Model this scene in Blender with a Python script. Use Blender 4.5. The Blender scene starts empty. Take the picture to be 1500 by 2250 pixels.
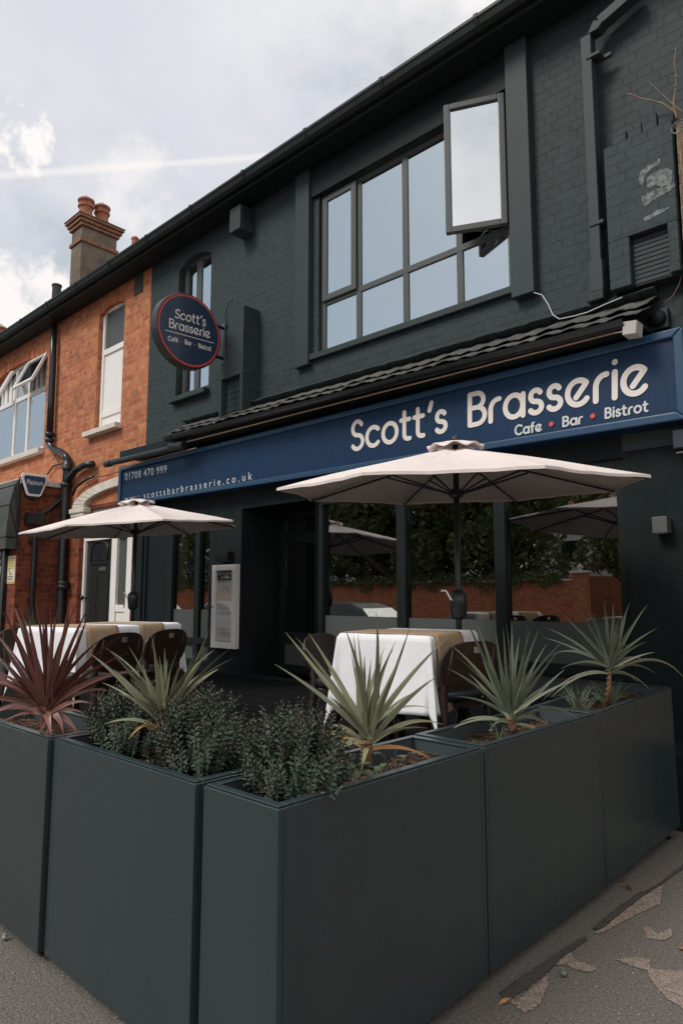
import bpy, math, random
import numpy as np
from mathutils import Vector, Matrix
random.seed(7)
rnd = random.random
def U(a, b): return a + (b - a) * rnd()
S = bpy.context.scene
COL = S.collection
# ------------------------------------------------------------------ camera
FPX, PITCH, YAW, ROLL, H = 1510.342, math.radians(6.9195), math.radians(-43.4064), math.radians(0.0369), 1.55
CD = Vector((math.sin(YAW)*math.cos(PITCH), math.cos(YAW)*math.cos(PITCH), math.sin(PITCH)))
CR = Vector((math.cos(YAW), -math.sin(YAW), 0)); CU = CR.cross(CD)
CR, CU = math.cos(ROLL)*CR + math.sin(ROLL)*CU, -math.sin(ROLL)*CR + math.cos(ROLL)*CU
C0 = Vector((0, 0, H))
cam = bpy.data.cameras.new('camera'); cam.sensor_fit = 'VERTICAL'; cam.sensor_height = 36; cam.lens = FPX/2250*36
cam.clip_start = .05; cam.clip_end = 3000
co = bpy.data.objects.new('camera', cam); COL.objects.link(co)
co.matrix_world = Matrix(((CR.x, CU.x, -CD.x, 0), (CR.y, CU.y, -CD.y, 0), (CR.z, CU.z, -CD.z, H), (0, 0, 0, 1)))
S.camera = co
# ------------------------------------------------------------------ world, sun, exposure
SUN = Vector((-.20, -.68, .72)).normalized()
w = bpy.data.worlds.new('World'); S.world = w; w.use_nodes = True
nt = w.node_tree; N = nt.nodes; N.clear()
def nn(tree, typ, **kw):
    n = tree.nodes.new(typ)
    for k, v in kw.items():
        if k == 'inp':
            for a, b in v.items(): n.inputs[a].default_value = b
        else: setattr(n, k, v)
    return n
out = nn(nt, 'ShaderNodeOutputWorld'); bg = nn(nt, 'ShaderNodeBackground', inp={'Strength': .1})
sky = nn(nt, 'ShaderNodeTexSky', sky_type='NISHITA', sun_disc=False)
sky.sun_elevation = math.asin(SUN.z); sky.sun_rotation = math.atan2(SUN.x, SUN.y); sky.dust_density = 2.0
tc = nn(nt, 'ShaderNodeTexCoord'); L = nt.links.new
sep = nn(nt, 'ShaderNodeSeparateXYZ'); L(tc.outputs['Generated'], sep.inputs[0])
# flatten towards the horizon so the clouds lie in a layer
den = nn(nt, 'ShaderNodeMath', operation='ADD', inp={1: .35}); L(sep.outputs['Z'], den.inputs[0])
dvx = nn(nt, 'ShaderNodeMath', operation='DIVIDE'); L(sep.outputs['X'], dvx.inputs[0]); L(den.outputs[0], dvx.inputs[1])
dvy = nn(nt, 'ShaderNodeMath', operation='DIVIDE'); L(sep.outputs['Y'], dvy.inputs[0]); L(den.outputs[0], dvy.inputs[1])
cmb = nn(nt, 'ShaderNodeCombineXYZ'); L(dvx.outputs[0], cmb.inputs[0]); L(dvy.outputs[0], cmb.inputs[1])
nz = nn(nt, 'ShaderNodeTexNoise', inp={'Scale': 2.3, 'Detail': 9, 'Roughness': .58}); L(cmb.outputs[0], nz.inputs['Vector'])
# clouds everywhere but for a clear patch over the street, behind and to the left
dot = nn(nt, 'ShaderNodeVectorMath', operation='DOT_PRODUCT'); L(tc.outputs['Generated'], dot.inputs[0])
dot.inputs[1].default_value = Vector((-.62, -.66, .43)).normalized()
clear = nn(nt, 'ShaderNodeMapRange', interpolation_type='SMOOTHSTEP', inp={'From Min': .72, 'From Max': .93, 'To Min': -.06, 'To Max': .75}); L(dot.outputs['Value'], clear.inputs['Value'])
sub = nn(nt, 'ShaderNodeMath', operation='SUBTRACT'); L(nz.outputs['Fac'], sub.inputs[0]); L(clear.outputs[0], sub.inputs[1])
msk = nn(nt, 'ShaderNodeMapRange', interpolation_type='SMOOTHSTEP', inp={'From Min': .22, 'From Max': .58, 'To Min': .04, 'To Max': 1}); L(sub.outputs[0], msk.inputs['Value'])
nz2 = nn(nt, 'ShaderNodeTexNoise', inp={'Scale': 1.9, 'Detail': 8, 'Roughness': .55, 'Distortion': .3}); L(cmb.outputs[0], nz2.inputs['Vector'])
# thinner, greyer cloud high up on the left; bright towards the low sky and the right
dl = nn(nt, 'ShaderNodeVectorMath', operation='DOT_PRODUCT'); L(tc.outputs['Generated'], dl.inputs[0]); dl.inputs[1].default_value = (CD - CR*.42 + CU*.50).normalized()
dm_ = nn(nt, 'ShaderNodeMapRange', interpolation_type='SMOOTHSTEP', inp={'From Min': .86, 'From Max': .99, 'To Min': .14, 'To Max': -.30}); L(dl.outputs['Value'], dm_.inputs['Value'])
ad_ = nn(nt, 'ShaderNodeMath', operation='ADD'); L(nz2.outputs['Fac'], ad_.inputs[0]); L(dm_.outputs[0], ad_.inputs[1])
cf_ = nn(nt, 'ShaderNodeMapRange', inp={'From Min': .22, 'From Max': .66}); L(ad_.outputs[0], cf_.inputs['Value'])
cr = nn(nt, 'ShaderNodeMix', data_type='RGBA'); L(cf_.outputs[0], cr.inputs['Factor'])
cr.inputs[6].default_value = (5.6, 5.8, 6.3, 1); cr.inputs[7].default_value = (8.3, 8.0, 7.95, 1)
blue = nn(nt, 'ShaderNodeMix', data_type='RGBA', inp={'Factor': .80}); L(sky.outputs[0], blue.inputs[6]); blue.inputs[7].default_value = (3.0, 3.65, 4.15, 1)
mx = nn(nt, 'ShaderNodeMix', data_type='RGBA'); L(msk.outputs[0], mx.inputs['Factor']); L(blue.outputs[2], mx.inputs[6]); L(cr.outputs[2], mx.inputs[7])
# a vapour trail, upper left
d1, d2 = (CD + CR*((0-750)/FPX) - CU*((386-1125)/FPX)).normalized(), (CD + CR*((560-750)/FPX) - CU*((346-1125)/FPX)).normalized()
tn = d1.cross(d2).normalized(); tm = (d1+d2).normalized()
ta = nn(nt, 'ShaderNodeVectorMath', operation='DOT_PRODUCT'); L(tc.outputs['Generated'], ta.inputs[0]); ta.inputs[1].default_value = tn
tb_ = nn(nt, 'ShaderNodeMath', operation='ABSOLUTE'); L(ta.outputs['Value'], tb_.inputs[0])
nz3 = nn(nt, 'ShaderNodeTexNoise', inp={'Scale': 14, 'Detail': 5}); L(tc.outputs['Generated'], nz3.inputs['Vector'])
tw_ = nn(nt, 'ShaderNodeMath', operation='MULTIPLY_ADD', inp={1: -.012, 2: .0135}); L(nz3.outputs['Fac'], tw_.inputs[0])
tr_ = nn(nt, 'ShaderNodeMath', operation='DIVIDE'); L(tb_.outputs[0], tr_.inputs[0]); L(tw_.outputs[0], tr_.inputs[1])
tf = nn(nt, 'ShaderNodeMapRange', interpolation_type='SMOOTHSTEP', inp={'From Min': .1, 'From Max': 1.0, 'To Min': .5, 'To Max': 0}); L(tr_.outputs[0], tf.inputs['Value'])
te = nn(nt, 'ShaderNodeVectorMath', operation='DOT_PRODUCT'); L(tc.outputs['Generated'], te.inputs[0]); te.inputs[1].default_value = tm
tg_ = nn(nt, 'ShaderNodeMapRange', interpolation_type='SMOOTHSTEP', inp={'From Min': .93, 'From Max': .985}); L(te.outputs['Value'], tg_.inputs['Value'])
th_ = nn(nt, 'ShaderNodeMath', operation='MULTIPLY'); L(tf.outputs[0], th_.inputs[0]); L(tg_.outputs[0], th_.inputs[1])
m2 = nn(nt, 'ShaderNodeMix', data_type='RGBA'); L(th_.outputs[0], m2.inputs['Factor']); L(mx.outputs[2], m2.inputs[6]); m2.inputs[7].default_value = (8.2, 7.8, 7.7, 1)
# two bright heaps of cloud low on the left
last_ = m2.outputs[2]
for px_, py_, c0_, c1_ in ((52, 305, .9991, .9999), (-50, 690, .990, .996), (300, 440, .9965, .9992)):
    dd_ = nn(nt, 'ShaderNodeVectorMath', operation='DOT_PRODUCT'); L(tc.outputs['Generated'], dd_.inputs[0]); dd_.inputs[1].default_value = (CD + CR*((px_-750)/FPX) - CU*((py_-1125)/FPX)).normalized()
    n_ = nn(nt, 'ShaderNodeTexNoise', inp={'Scale': 40 if c0_ > .999 else 11, 'Detail': 7, 'Roughness': .6}); L(tc.outputs['Generated'], n_.inputs['Vector'])
    a_ = nn(nt, 'ShaderNodeMath', operation='MULTIPLY_ADD', inp={1: (1-c0_)*4.2, 2: -(1-c0_)*2.3}); L(n_.outputs['Fac'], a_.inputs[0])
    s_n = nn(nt, 'ShaderNodeMath', operation='ADD'); L(dd_.outputs['Value'], s_n.inputs[0]); L(a_.outputs[0], s_n.inputs[1])
    r_n = nn(nt, 'ShaderNodeMapRange', interpolation_type='SMOOTHSTEP', inp={'From Min': c0_, 'From Max': c1_, 'To Min': 0, 'To Max': .8 if px_ < 100 else .4}); L(s_n.outputs[0], r_n.inputs['Value'])
    x_n = nn(nt, 'ShaderNodeMix', data_type='RGBA'); L(r_n.outputs[0], x_n.inputs['Factor']); L(last_, x_n.inputs[6]); x_n.inputs[7].default_value = (8.9, 8.3, 8.0, 1); last_ = x_n.outputs[2]
L(last_, bg.inputs['Color']); L(bg.outputs[0], out.inputs[0])
sl = bpy.data.lights.new('sun', 'SUN'); sl.energy = 1.8; sl.angle = math.radians(22); sl.color = (1, .96, .90)
so = bpy.data.objects.new('sun', sl); COL.objects.link(so); so.rotation_euler = SUN.to_track_quat('Z', 'Y').to_euler()
S.view_settings.view_transform = 'Standard'; S.view_settings.look = 'None'; S.view_settings.exposure = 0.30; S.view_settings.gamma = 1
S.cycles.max_bounces = 8; S.cycles.transparent_max_bounces = 12; S.cycles.use_denoising = True
# ------------------------------------------------------------------ helpers
def ray(x, y): return CD + CR*((x-750)/FPX) - CU*((y-1125)/FPX)
def at(x, y, Y): v = ray(x, y); return C0 + v*(Y/v.y)          # photo point on the upright plane Y = const
def atx(x, y, X): v = ray(x, y); return C0 + v*(X/v.x)
def atz(x, y, z): v = ray(x, y); return C0 + v*((z-H)/v.z)
def atd(x, y, d): return C0 + ray(x, y)*d
W = 5.5                                                        # plane of the house fronts
def V(*a): return Vector(a)
class MB:
    def __init__(s): s.v = []; s.f = []; s.m = []; s.mi = 0; s.c = []; s.col = 0.0
    def add(s, vs, fs):
        b = len(s.v); s.v += [tuple(p) for p in vs]; s.c += [s.col]*len(vs)
        for f in fs: s.f.append(tuple(i+b for i in f)); s.m.append(s.mi)
    def quad(s, *p): s.add(p, [tuple(range(len(p)))])
    def box(s, x0, x1, y0, y1, z0, z1, M=None):
        x0, x1 = min(x0, x1), max(x0, x1); y0, y1 = min(y0, y1), max(y0, y1); z0, z1 = min(z0, z1), max(z0, z1)
        vs = [Vector(p) for p in ((x0,y0,z0),(x1,y0,z0),(x1,y1,z0),(x0,y1,z0),(x0,y0,z1),(x1,y0,z1),(x1,y1,z1),(x0,y1,z1))]
        if M is not None: vs = [M @ p for p in vs]
        s.add(vs, [(3,2,1,0),(4,5,6,7),(0,1,5,4),(1,2,6,5),(2,3,7,6),(3,0,4,7)])
    def prism(s, pts, d):                                       # polygon (3-D points) pushed along d
        n = len(pts); a = [Vector(p) for p in pts]; b = [p + d for p in a]
        s.add(a + b, [tuple(range(n))[::-1], tuple(range(n, 2*n))] + [(i, (i+1) % n, n+(i+1) % n, n+i) for i in range(n)])
    def tube(s, pts, r, n=8, caps=True, flat=None):
        pts = [Vector(p) for p in pts]; k = len(pts)
        rr = r if isinstance(r, (list, tuple)) else [r]*k
        up = None; rings = []
        for i in range(k):
            t = (pts[min(i+1, k-1)] - pts[max(i-1, 0)]).normalized()
            if up is None: up = t.orthogonal().normalized()
            up = (up - t*up.dot(t)).normalized(); sd = t.cross(up)
            rings.append([pts[i] + (up*math.cos(2*math.pi*j/n) + sd*math.sin(2*math.pi*j/n))*rr[i] for j in range(n)])
        vs = [p for g in rings for p in g]; fs = []
        for i in range(k-1):
            for j in range(n): fs.append((i*n+j, i*n+(j+1) % n, (i+1)*n+(j+1) % n, (i+1)*n+j))
        if caps: fs += [tuple(range(n))[::-1], tuple(range((k-1)*n, k*n))]
        s.add(vs, fs)
    def lathe(s, c, prof, n=16, ax=None):                       # prof: (radius, height) pairs about the z axis (or matrix ax)
        M = ax or Matrix.Identity(3); vs = []; c = Vector(c); k = len(prof)
        for r, h in prof:
            for j in range(n): vs.append(c + M @ V(r*math.cos(2*math.pi*j/n), r*math.sin(2*math.pi*j/n), h))
        fs = [(i*n+j, i*n+(j+1) % n, (i+1)*n+(j+1) % n, (i+1)*n+j) for i in range(k-1) for j in range(n)]
        fs += [tuple(range(n))[::-1], tuple(range((k-1)*n, k*n))]
        s.add(vs, fs)
    def ball(s, c, r, n=10, sz=(1, 1, 1)):
        c = Vector(c); vs = []; fs = []; m = n//2
        for i in range(m+1):
            a = math.pi*i/m
            for j in range(n): vs.append(c + V(r*sz[0]*math.sin(a)*math.cos(2*math.pi*j/n), r*sz[1]*math.sin(a)*math.sin(2*math.pi*j/n), -r*sz[2]*math.cos(a)))
        for i in range(m):
            for j in range(n): fs.append((i*n+j, i*n+(j+1) % n, (i+1)*n+(j+1) % n, (i+1)*n+j))
        s.add(vs, fs)
    def build(s, name, mats, parent=None, smooth=False, bevel=0, seg=2, auto=False):
        me = bpy.data.meshes.new(name); me.from_pydata(s.v, [], s.f)
        mats = mats if isinstance(mats, (list, tuple)) else [mats]
        for m in mats: me.materials.append(m)
        if len(mats) > 1: me.polygons.foreach_set('material_index', s.m)
        if any(s.c):
            a = me.attributes.new('tone', 'FLOAT', 'POINT'); a.data.foreach_set('value', s.c)
        if smooth: me.polygons.foreach_set('use_smooth', [True]*len(me.polygons))
        me.update()
        o = bpy.data.objects.new(name, me); COL.objects.link(o)
        if parent is not None: put(o, parent)
        if bevel:
            b = o.modifiers.new('bevel', 'BEVEL'); b.width = bevel; b.segments = seg; b.limit_method = 'ANGLE'; b.angle_limit = .6; b.use_clamp_overlap = True
            b.harden_normals = False
        return o
def put(o, parent):
    o.parent = parent; o.matrix_parent_inverse = Matrix.Translation(parent.location).inverted() if parent.type == 'EMPTY' else Matrix.Identity(4)
def thing(name, loc, label, cat, group=None):
    o = bpy.data.objects.new(name, None); COL.objects.link(o); o.location = loc; o.empty_display_size = .1
    return tag(o, label, cat, group)
def tag(o, label=None, cat=None, group=None, kind=None):
    if label: o['label'] = label
    if cat: o['category'] = cat
    if group: o['group'] = group
    if kind: o['kind'] = kind
    return o
def bez(a, b, c, n): return [a*(1-t)**2 + b*(2*t*(1-t)) + c*t*t for t in [i/n for i in range(n+1)]]
# ------------------------------------------------------------------ materials
def mat(name, col, rough=.6, spec=.5, metal=0, var=0, vscale=6, bump=0, bscale=40, col2=None, coat=0, tone=None, stretch=None, detail=4):
    m = bpy.data.materials.new(name); m.use_nodes = True; t = m.node_tree; p = t.nodes['Principled BSDF']
    p.inputs['Base Color'].default_value = (*col, 1); p.inputs['Roughness'].default_value = rough
    p.inputs['Specular IOR Level'].default_value = spec; p.inputs['Metallic'].default_value = metal
    if coat: p.inputs['Coat Weight'].default_value = coat; p.inputs['Coat Roughness'].default_value = .08
    g = nn(t, 'ShaderNodeTexCoord'); vec = g.outputs['Object']
    if stretch:
        mp = nn(t, 'ShaderNodeMapping'); mp.inputs['Scale'].default_value = stretch; t.links.new(vec, mp.inputs[0]); vec = mp.outputs[0]
    base = None
    if var or col2:
        n = nn(t, 'ShaderNodeTexNoise', inp={'Scale': vscale, 'Detail': detail, 'Roughness': .6}); t.links.new(vec, n.inputs['Vector'])
        mr = nn(t, 'ShaderNodeMapRange', inp={'From Min': .33, 'From Max': .67}); t.links.new(n.outputs['Fac'], mr.inputs['Value'])
        x = nn(t, 'ShaderNodeMix', data_type='RGBA'); t.links.new(mr.outputs[0], x.inputs['Factor'])
        c2 = col2 or tuple(min(1, c*(1+var)) for c in col); c1 = col if col2 else tuple(c*(1-var) for c in col)
        x.inputs[6].default_value = (*c1, 1); x.inputs[7].default_value = (*c2, 1); base = x.outputs[2]
    if tone:
        a = nn(t, 'ShaderNodeAttribute', attribute_name='tone'); y = nn(t, 'ShaderNodeMix', data_type='RGBA')
        t.links.new(a.outputs['Fac'], y.inputs['Factor'])
        if base: t.links.new(base, y.inputs[6])
        else: y.inputs[6].default_value = (*col, 1)
        y.inputs[7].default_value = (*tone, 1); base = y.outputs[2]
    if base: t.links.new(base, p.inputs['Base Color'])
    if bump:
        n = nn(t, 'ShaderNodeTexNoise', inp={'Scale': bscale, 'Detail': 5, 'Roughness': .6}); t.links.new(vec, n.inputs['Vector'])
        b = nn(t, 'ShaderNodeBump', inp={'Strength': 1.0, 'Distance': bump}); t.links.new(n.outputs['Fac'], b.inputs['Height']); t.links.new(b.outputs[0], p.inputs['Normal'])
    return m
def brick_mat(name, c1, c2, mortar, paint=False, row=.088, wid=.24, msize=.0055, bdist=.012, dirt=None, rough=.85, soldier=False, fade=.0, off=.5):
    m = bpy.data.materials.new(name); m.use_nodes = True; t = m.node_tree; p = t.nodes['Principled BSDF']; K = t.links.new
    g = nn(t, 'ShaderNodeTexCoord'); ge = nn(t, 'ShaderNodeNewGeometry')
    s1 = nn(t, 'ShaderNodeSeparateXYZ'); K(g.outputs['Object'], s1.inputs[0]); s2 = nn(t, 'ShaderNodeSeparateXYZ'); K(ge.outputs['True Normal'], s2.inputs[0])
    ab = nn(t, 'ShaderNodeMath', operation='ABSOLUTE'); K(s2.outputs['X'], ab.inputs[0])
    gt = nn(t, 'ShaderNodeMath', operation='GREATER_THAN', inp={1: .6}); K(ab.outputs[0], gt.inputs[0])
    xm = nn(t, 'ShaderNodeMix', data_type='FLOAT'); K(gt.outputs[0], xm.inputs[0]); K(s1.outputs['X'], xm.inputs[2]); K(s1.outputs['Y'], xm.inputs[3])
    # slightly wavering courses
    wn = nn(t, 'ShaderNodeTexNoise', inp={'Scale': 2.2, 'Detail': 3}); K(g.outputs['Object'], wn.inputs['Vector'])
    wv = nn(t, 'ShaderNodeMath', operation='MULTIPLY_ADD', inp={1: .022, 2: -.011}); K(wn.outputs['Fac'], wv.inputs[0])
    za = nn(t, 'ShaderNodeMath', operation='ADD'); K(s1.outputs['Z'], za.inputs[0]); K(wv.outputs[0], za.inputs[1])
    cb = nn(t, 'ShaderNodeCombineXYZ')
    if soldier: K(za.outputs[0], cb.inputs[0]); K(xm.outputs[0], cb.inputs[1])
    else: K(xm.outputs[0], cb.inputs[0]); K(za.outputs[0], cb.inputs[1])
    bt = nn(t, 'ShaderNodeTexBrick', inp={'Scale': 1.0, 'Mortar Size': msize, 'Mortar Smooth': .35, 'Bias': 0, 'Brick Width': wid, 'Row Height': row}); bt.offset = off; bt.squash = .5 if not soldier else 1; bt.squash_frequency = 2
    K(cb.outputs[0], bt.inputs['Vector'])
    bt.inputs['Color1'].default_value = (*c1, 1); bt.inputs['Color2'].default_value = (*c2, 1); bt.inputs['Mortar'].default_value = (*mortar, 1)
    n1 = nn(t, 'ShaderNodeTexNoise', inp={'Scale': 9, 'Detail': 6, 'Roughness': .65}); K(g.outputs['Object'], n1.inputs['Vector'])
    mr = nn(t, 'ShaderNodeMapRange', inp={'From Min': .3, 'From Max': .7, 'To Min': .72, 'To Max': 1.18}); K(n1.outputs['Fac'], mr.inputs['Value'])
    mu = nn(t, 'ShaderNodeMix', data_type='RGBA', blend_type='MULTIPLY', inp={'Factor': 1.0 if not paint else .6}); K(bt.outputs['Color'], mu.inputs[6]); K(mr.outputs[0], mu.inputs[7])
    res = mu.outputs[2]
    if dirt:
        n2 = nn(t, 'ShaderNodeTexNoise', inp={'Scale': 1.7, 'Detail': 7, 'Roughness': .68}); K(g.outputs['Object'], n2.inputs['Vector'])
        r2 = nn(t, 'ShaderNodeMapRange', inp={'From Min': .56, 'From Max': .74, 'To Min': 0, 'To Max': .7}); K(n2.outputs['Fac'], r2.inputs['Value'])
        d2 = nn(t, 'ShaderNodeMix', data_type='RGBA'); K(r2.outputs[0], d2.inputs['Factor']); K(res, d2.inputs[6]); d2.inputs[7].default_value = (*dirt, 1); res = d2.outputs[2]
    K(res, p.inputs['Base Color']); p.inputs['Roughness'].default_value = rough; p.inputs['Specular IOR Level'].default_value = .22 if paint else .2
    # height: joints (partly filled with paint) + grain
    n3 = nn(t, 'ShaderNodeTexNoise', inp={'Scale': 5.5, 'Detail': 4}); K(g.outputs['Object'], n3.inputs['Vector'])
    r3 = nn(t, 'ShaderNodeMapRange', inp={'From Min': .36, 'From Max': .58, 'To Min': fade, 'To Max': 1}); K(n3.outputs['Fac'], r3.inputs['Value'])
    jm = nn(t, 'ShaderNodeMath', operation='MULTIPLY'); K(bt.outputs['Fac'], jm.inputs[0]); K(r3.outputs[0], jm.inputs[1])
    n4 = nn(t, 'ShaderNodeTexNoise', inp={'Scale': 55, 'Detail': 5, 'Roughness': .6}); K(g.outputs['Object'], n4.inputs['Vector'])
    hh = nn(t, 'ShaderNodeMath', operation='MULTIPLY_ADD', inp={1: .35}); K(n4.outputs['Fac'], hh.inputs[0])
    ng = nn(t, 'ShaderNodeMath', operation='MULTIPLY', inp={1: -1}); K(jm.outputs[0], ng.inputs[0]); K(ng.outputs[0], hh.inputs[2])
    b = nn(t, 'ShaderNodeBump', inp={'Strength': 1, 'Distance': bdist}); K(hh.outputs[0], b.inputs['Height']); K(b.outputs[0], p.inputs['Normal'])
    return m
def glass(name, refl, tint, through=.6, wob=0):
    m = bpy.data.materials.new(name); m.use_nodes = True; t = m.node_tree; t.nodes.clear(); K = t.links.new
    o = nn(t, 'ShaderNodeOutputMaterial'); gl = nn(t, 'ShaderNodeBsdfAnisotropic' if False else 'ShaderNodeBsdfGlossy', inp={'Roughness': 0.0, 'Color': (*tint, 1)})
    tr = nn(t, 'ShaderNodeBsdfTransparent', inp={'Color': (through, through, through, 1)})
    mxs = nn(t, 'ShaderNodeMixShader', inp={'Fac': refl}); K(tr.outputs[0], mxs.inputs[1]); K(gl.outputs[0], mxs.inputs[2]); K(mxs.outputs[0], o.inputs[0])
    if wob:
        g = nn(t, 'ShaderNodeTexCoord'); n = nn(t, 'ShaderNodeTexNoise', inp={'Scale': 1.6, 'Detail': 1}); K(g.outputs['Object'], n.inputs['Vector'])
        b = nn(t, 'ShaderNodeBump', inp={'Strength': 1, 'Distance': wob}); K(n.outputs['Fac'], b.inputs['Height']); K(b.outputs[0], gl.inputs['Normal'])
    return m
PAINT = (.035, .049, .050)
M = {}
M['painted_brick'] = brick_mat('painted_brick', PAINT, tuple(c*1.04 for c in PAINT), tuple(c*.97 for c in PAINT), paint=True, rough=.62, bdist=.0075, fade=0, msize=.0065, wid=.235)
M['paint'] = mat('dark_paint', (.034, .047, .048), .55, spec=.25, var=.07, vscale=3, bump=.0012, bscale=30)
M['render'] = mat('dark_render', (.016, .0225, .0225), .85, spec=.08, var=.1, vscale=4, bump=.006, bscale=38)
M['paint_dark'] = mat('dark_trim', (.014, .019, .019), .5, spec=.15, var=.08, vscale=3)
M['frame'] = mat('grey_window_frame', (.066, .073, .070), .42, var=.05, vscale=9)
M['black'] = mat('black_gloss_pipe', (.012, .015, .016), .28, var=.25, vscale=12, bump=.001, bscale=30)
M['gutter'] = mat('gutter_paint', (.016, .021, .020), .45, spec=.25, var=.15, vscale=5)
M['orange_brick'] = brick_mat('orange_brick', (.58, .205, .088), (.41, .118, .055), (.42, .30, .21), dirt=(.22, .095, .058), bdist=.012, msize=.008)
M['orange_soldier'] = brick_mat('orange_soldier', (.60, .20, .08), (.34, .09, .042), (.40, .27, .19), bdist=.008, soldier=True, row=.082, wid=.6, dirt=(.16, .075, .05))
M['red_brick'] = brick_mat('red_brick', (.27, .070, .034), (.13, .032, .02), (.19, .125, .09), bdist=.009, dirt=(.075, .036, .026))
M['wall_brick'] = brick_mat('street_wall_brick', (.50, .18, .085), (.35, .105, .05), (.40, .28, .20), bdist=.006)
M['white'] = mat('white_upvc', (.82, .79, .75), .4, var=.05, vscale=3)
M['cream'] = mat('cream_paint', (.62, .57, .50), .6, var=.12, vscale=5, bump=.002, bscale=25)
M['terracotta'] = mat('terracotta', (.44, .15, .08), .85, col2=(.20, .085, .05), vscale=11, bump=.004)
M['chimney_render'] = mat('stained_render', (.20, .155, .115), .95, col2=(.11, .09, .07), vscale=3.5, bump=.01, bscale=25)
M['chimney_brick'] = mat('chimney_brick', (.34, .145, .08), .9, col2=(.13, .08, .055), vscale=10, bump=.006)
M['slate'] = mat('roof_tile', (.09, .075, .07), .8, var=.2, vscale=5)
M['tile'] = mat('canopy_tile', (.15, .145, .13), .85, spec=.15, col2=(.075, .08, .078), vscale=7, bump=.004, bscale=30)
M['blue'] = mat('navy_sign_board', (.009, .034, .082), .5, spec=.25, col2=(.007, .027, .068), vscale=5, stretch=(9, 1, .6))
M['blue_trim'] = mat('navy_sign_moulding', (.020, .060, .120), .35, var=.06)
M['letter'] = mat('cream_lettering', (.72, .67, .62), .5)
M['letter2'] = mat('grey_lettering', (.56, .57, .58), .5)
M['red'] = mat('red_ink', (.62, .07, .055), .45)
M['red_dark'] = mat('maroon_ink', (.16, .02, .04), .4)
M['disc'] = mat('navy_disc_face', (.016, .034, .072), .3, coat=.2)
M['disc_rim'] = mat('dark_metal_rim', (.05, .05, .047), .35, metal=.4, var=.2, vscale=5)
M['copper'] = mat('copper_strip', (.55, .36, .24), .4, metal=.3)
M['planter'] = mat('graphite_powder_coat', (.027, .042, .0445), .3, spec=.6, col2=(.030, .0455, .048), vscale=3, bump=.00025, bscale=260, stretch=(1.6, 1.6, .35), detail=7)
def scuffed(m, lo, hi, scale):
    t = m.node_tree; p = t.nodes['Principled BSDF']; g = nn(t, 'ShaderNodeTexCoord'); n = nn(t, 'ShaderNodeTexNoise', inp={'Scale': scale, 'Detail': 8, 'Roughness': .65}); t.links.new(g.outputs['Object'], n.inputs['Vector'])
    r = nn(t, 'ShaderNodeMapRange', inp={'From Min': .3, 'From Max': .7, 'To Min': lo, 'To Max': hi}); t.links.new(n.outputs['Fac'], r.inputs['Value']); t.links.new(r.outputs[0], p.inputs['Roughness'])
scuffed(M['planter'], .20, .40, 2.5)
M['planter_in'] = mat('planter_inside', (.052, .068, .074), .45)
M['soil'] = mat('soil', (.052, .030, .018), .95, col2=(.016, .011, .008), vscale=38, bump=.012, bscale=70)
M['chip'] = mat('bark_chip', (.20, .098, .05), .9, tone=(.05, .03, .02), var=.2)
M['canvas'] = mat('parasol_canvas', (.73, .65, .62), .9, spec=.1, var=.05, vscale=2.5, bump=.006, bscale=9, detail=7)
M['pole'] = mat('parasol_pole', (.022, .026, .026), .35)
M['chrome'] = mat('chrome', (.75, .75, .75), .12, metal=1)
M['cloth'] = mat('white_tablecloth', (.80, .80, .815), .9, spec=.1, var=.02, vscale=4, bump=.010, bscale=3.5)
M['runner'] = mat('tan_runner', (.40, .285, .19), .9, spec=.1, var=.07, vscale=30, bump=.001, bscale=300)
M['walnut'] = mat('walnut', (.040, .021, .013), .38, col2=(.016, .009, .006), vscale=7, stretch=(.6, .6, 14), detail=8)
M['leather'] = mat('black_leather', (.020, .026, .028), .4, bump=.001, bscale=90)
M['steel'] = mat('brushed_steel', (.45, .44, .42), .3, metal=.9)
M['film'] = mat('frosted_film', (.075, .083, .077), .55, spec=.4)
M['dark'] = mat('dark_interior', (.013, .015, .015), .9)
M['deck'] = mat('dark_decking', (.009, .010, .010), .95, spec=.05, var=.2, vscale=8)
M['asphalt'] = mat('asphalt', (.235, .212, .185), .95, col2=(.085, .077, .068), vscale=85, bump=.010, bscale=120, detail=9)
M['asphalt_road'] = mat('road_asphalt', (.07, .068, .066), .95, var=.25, vscale=40, bump=.004, bscale=120)
M['concrete_patch'] = mat('worn_concrete', (.46, .37, .305), .95, col2=(.13, .105, .085), vscale=95, bump=.012, bscale=110, detail=9)
M['tar'] = mat('tar_joint', (.062, .056, .050), .95, var=.3, vscale=40, bump=.004, bscale=90)
M['kerb'] = mat('kerb_stone', (.30, .29, .27), .9, var=.15, vscale=10)
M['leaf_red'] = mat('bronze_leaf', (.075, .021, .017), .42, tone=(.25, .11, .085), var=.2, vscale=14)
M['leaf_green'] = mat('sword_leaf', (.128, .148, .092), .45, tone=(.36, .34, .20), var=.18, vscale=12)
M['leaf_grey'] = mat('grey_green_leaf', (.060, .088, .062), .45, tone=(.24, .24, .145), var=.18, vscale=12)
M['leaf_dry'] = mat('dry_leaf', (.42, .20, .075), .7, tone=(.50, .34, .14), var=.25, vscale=20)
M['stem'] = mat('woody_stem', (.16, .085, .042), .85, var=.35, vscale=40, bump=.004, bscale=90)
M['hebe'] = mat('shrub_leaf', (.070, .105, .074), .5, spec=.3, tone=(.065, .026, .022), var=.3, vscale=22)
M['shrub_stem'] = mat('shrub_stem', (.045, .032, .024), .9, spec=.2)
M['ivy'] = mat('groundcover_leaf', (.13, .17, .115), .5, tone=(.07, .11, .06), var=.2, vscale=25)
M['grass'] = mat('grass_blade', (.085, .13, .085), .5, tone=(.14, .17, .09))
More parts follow.
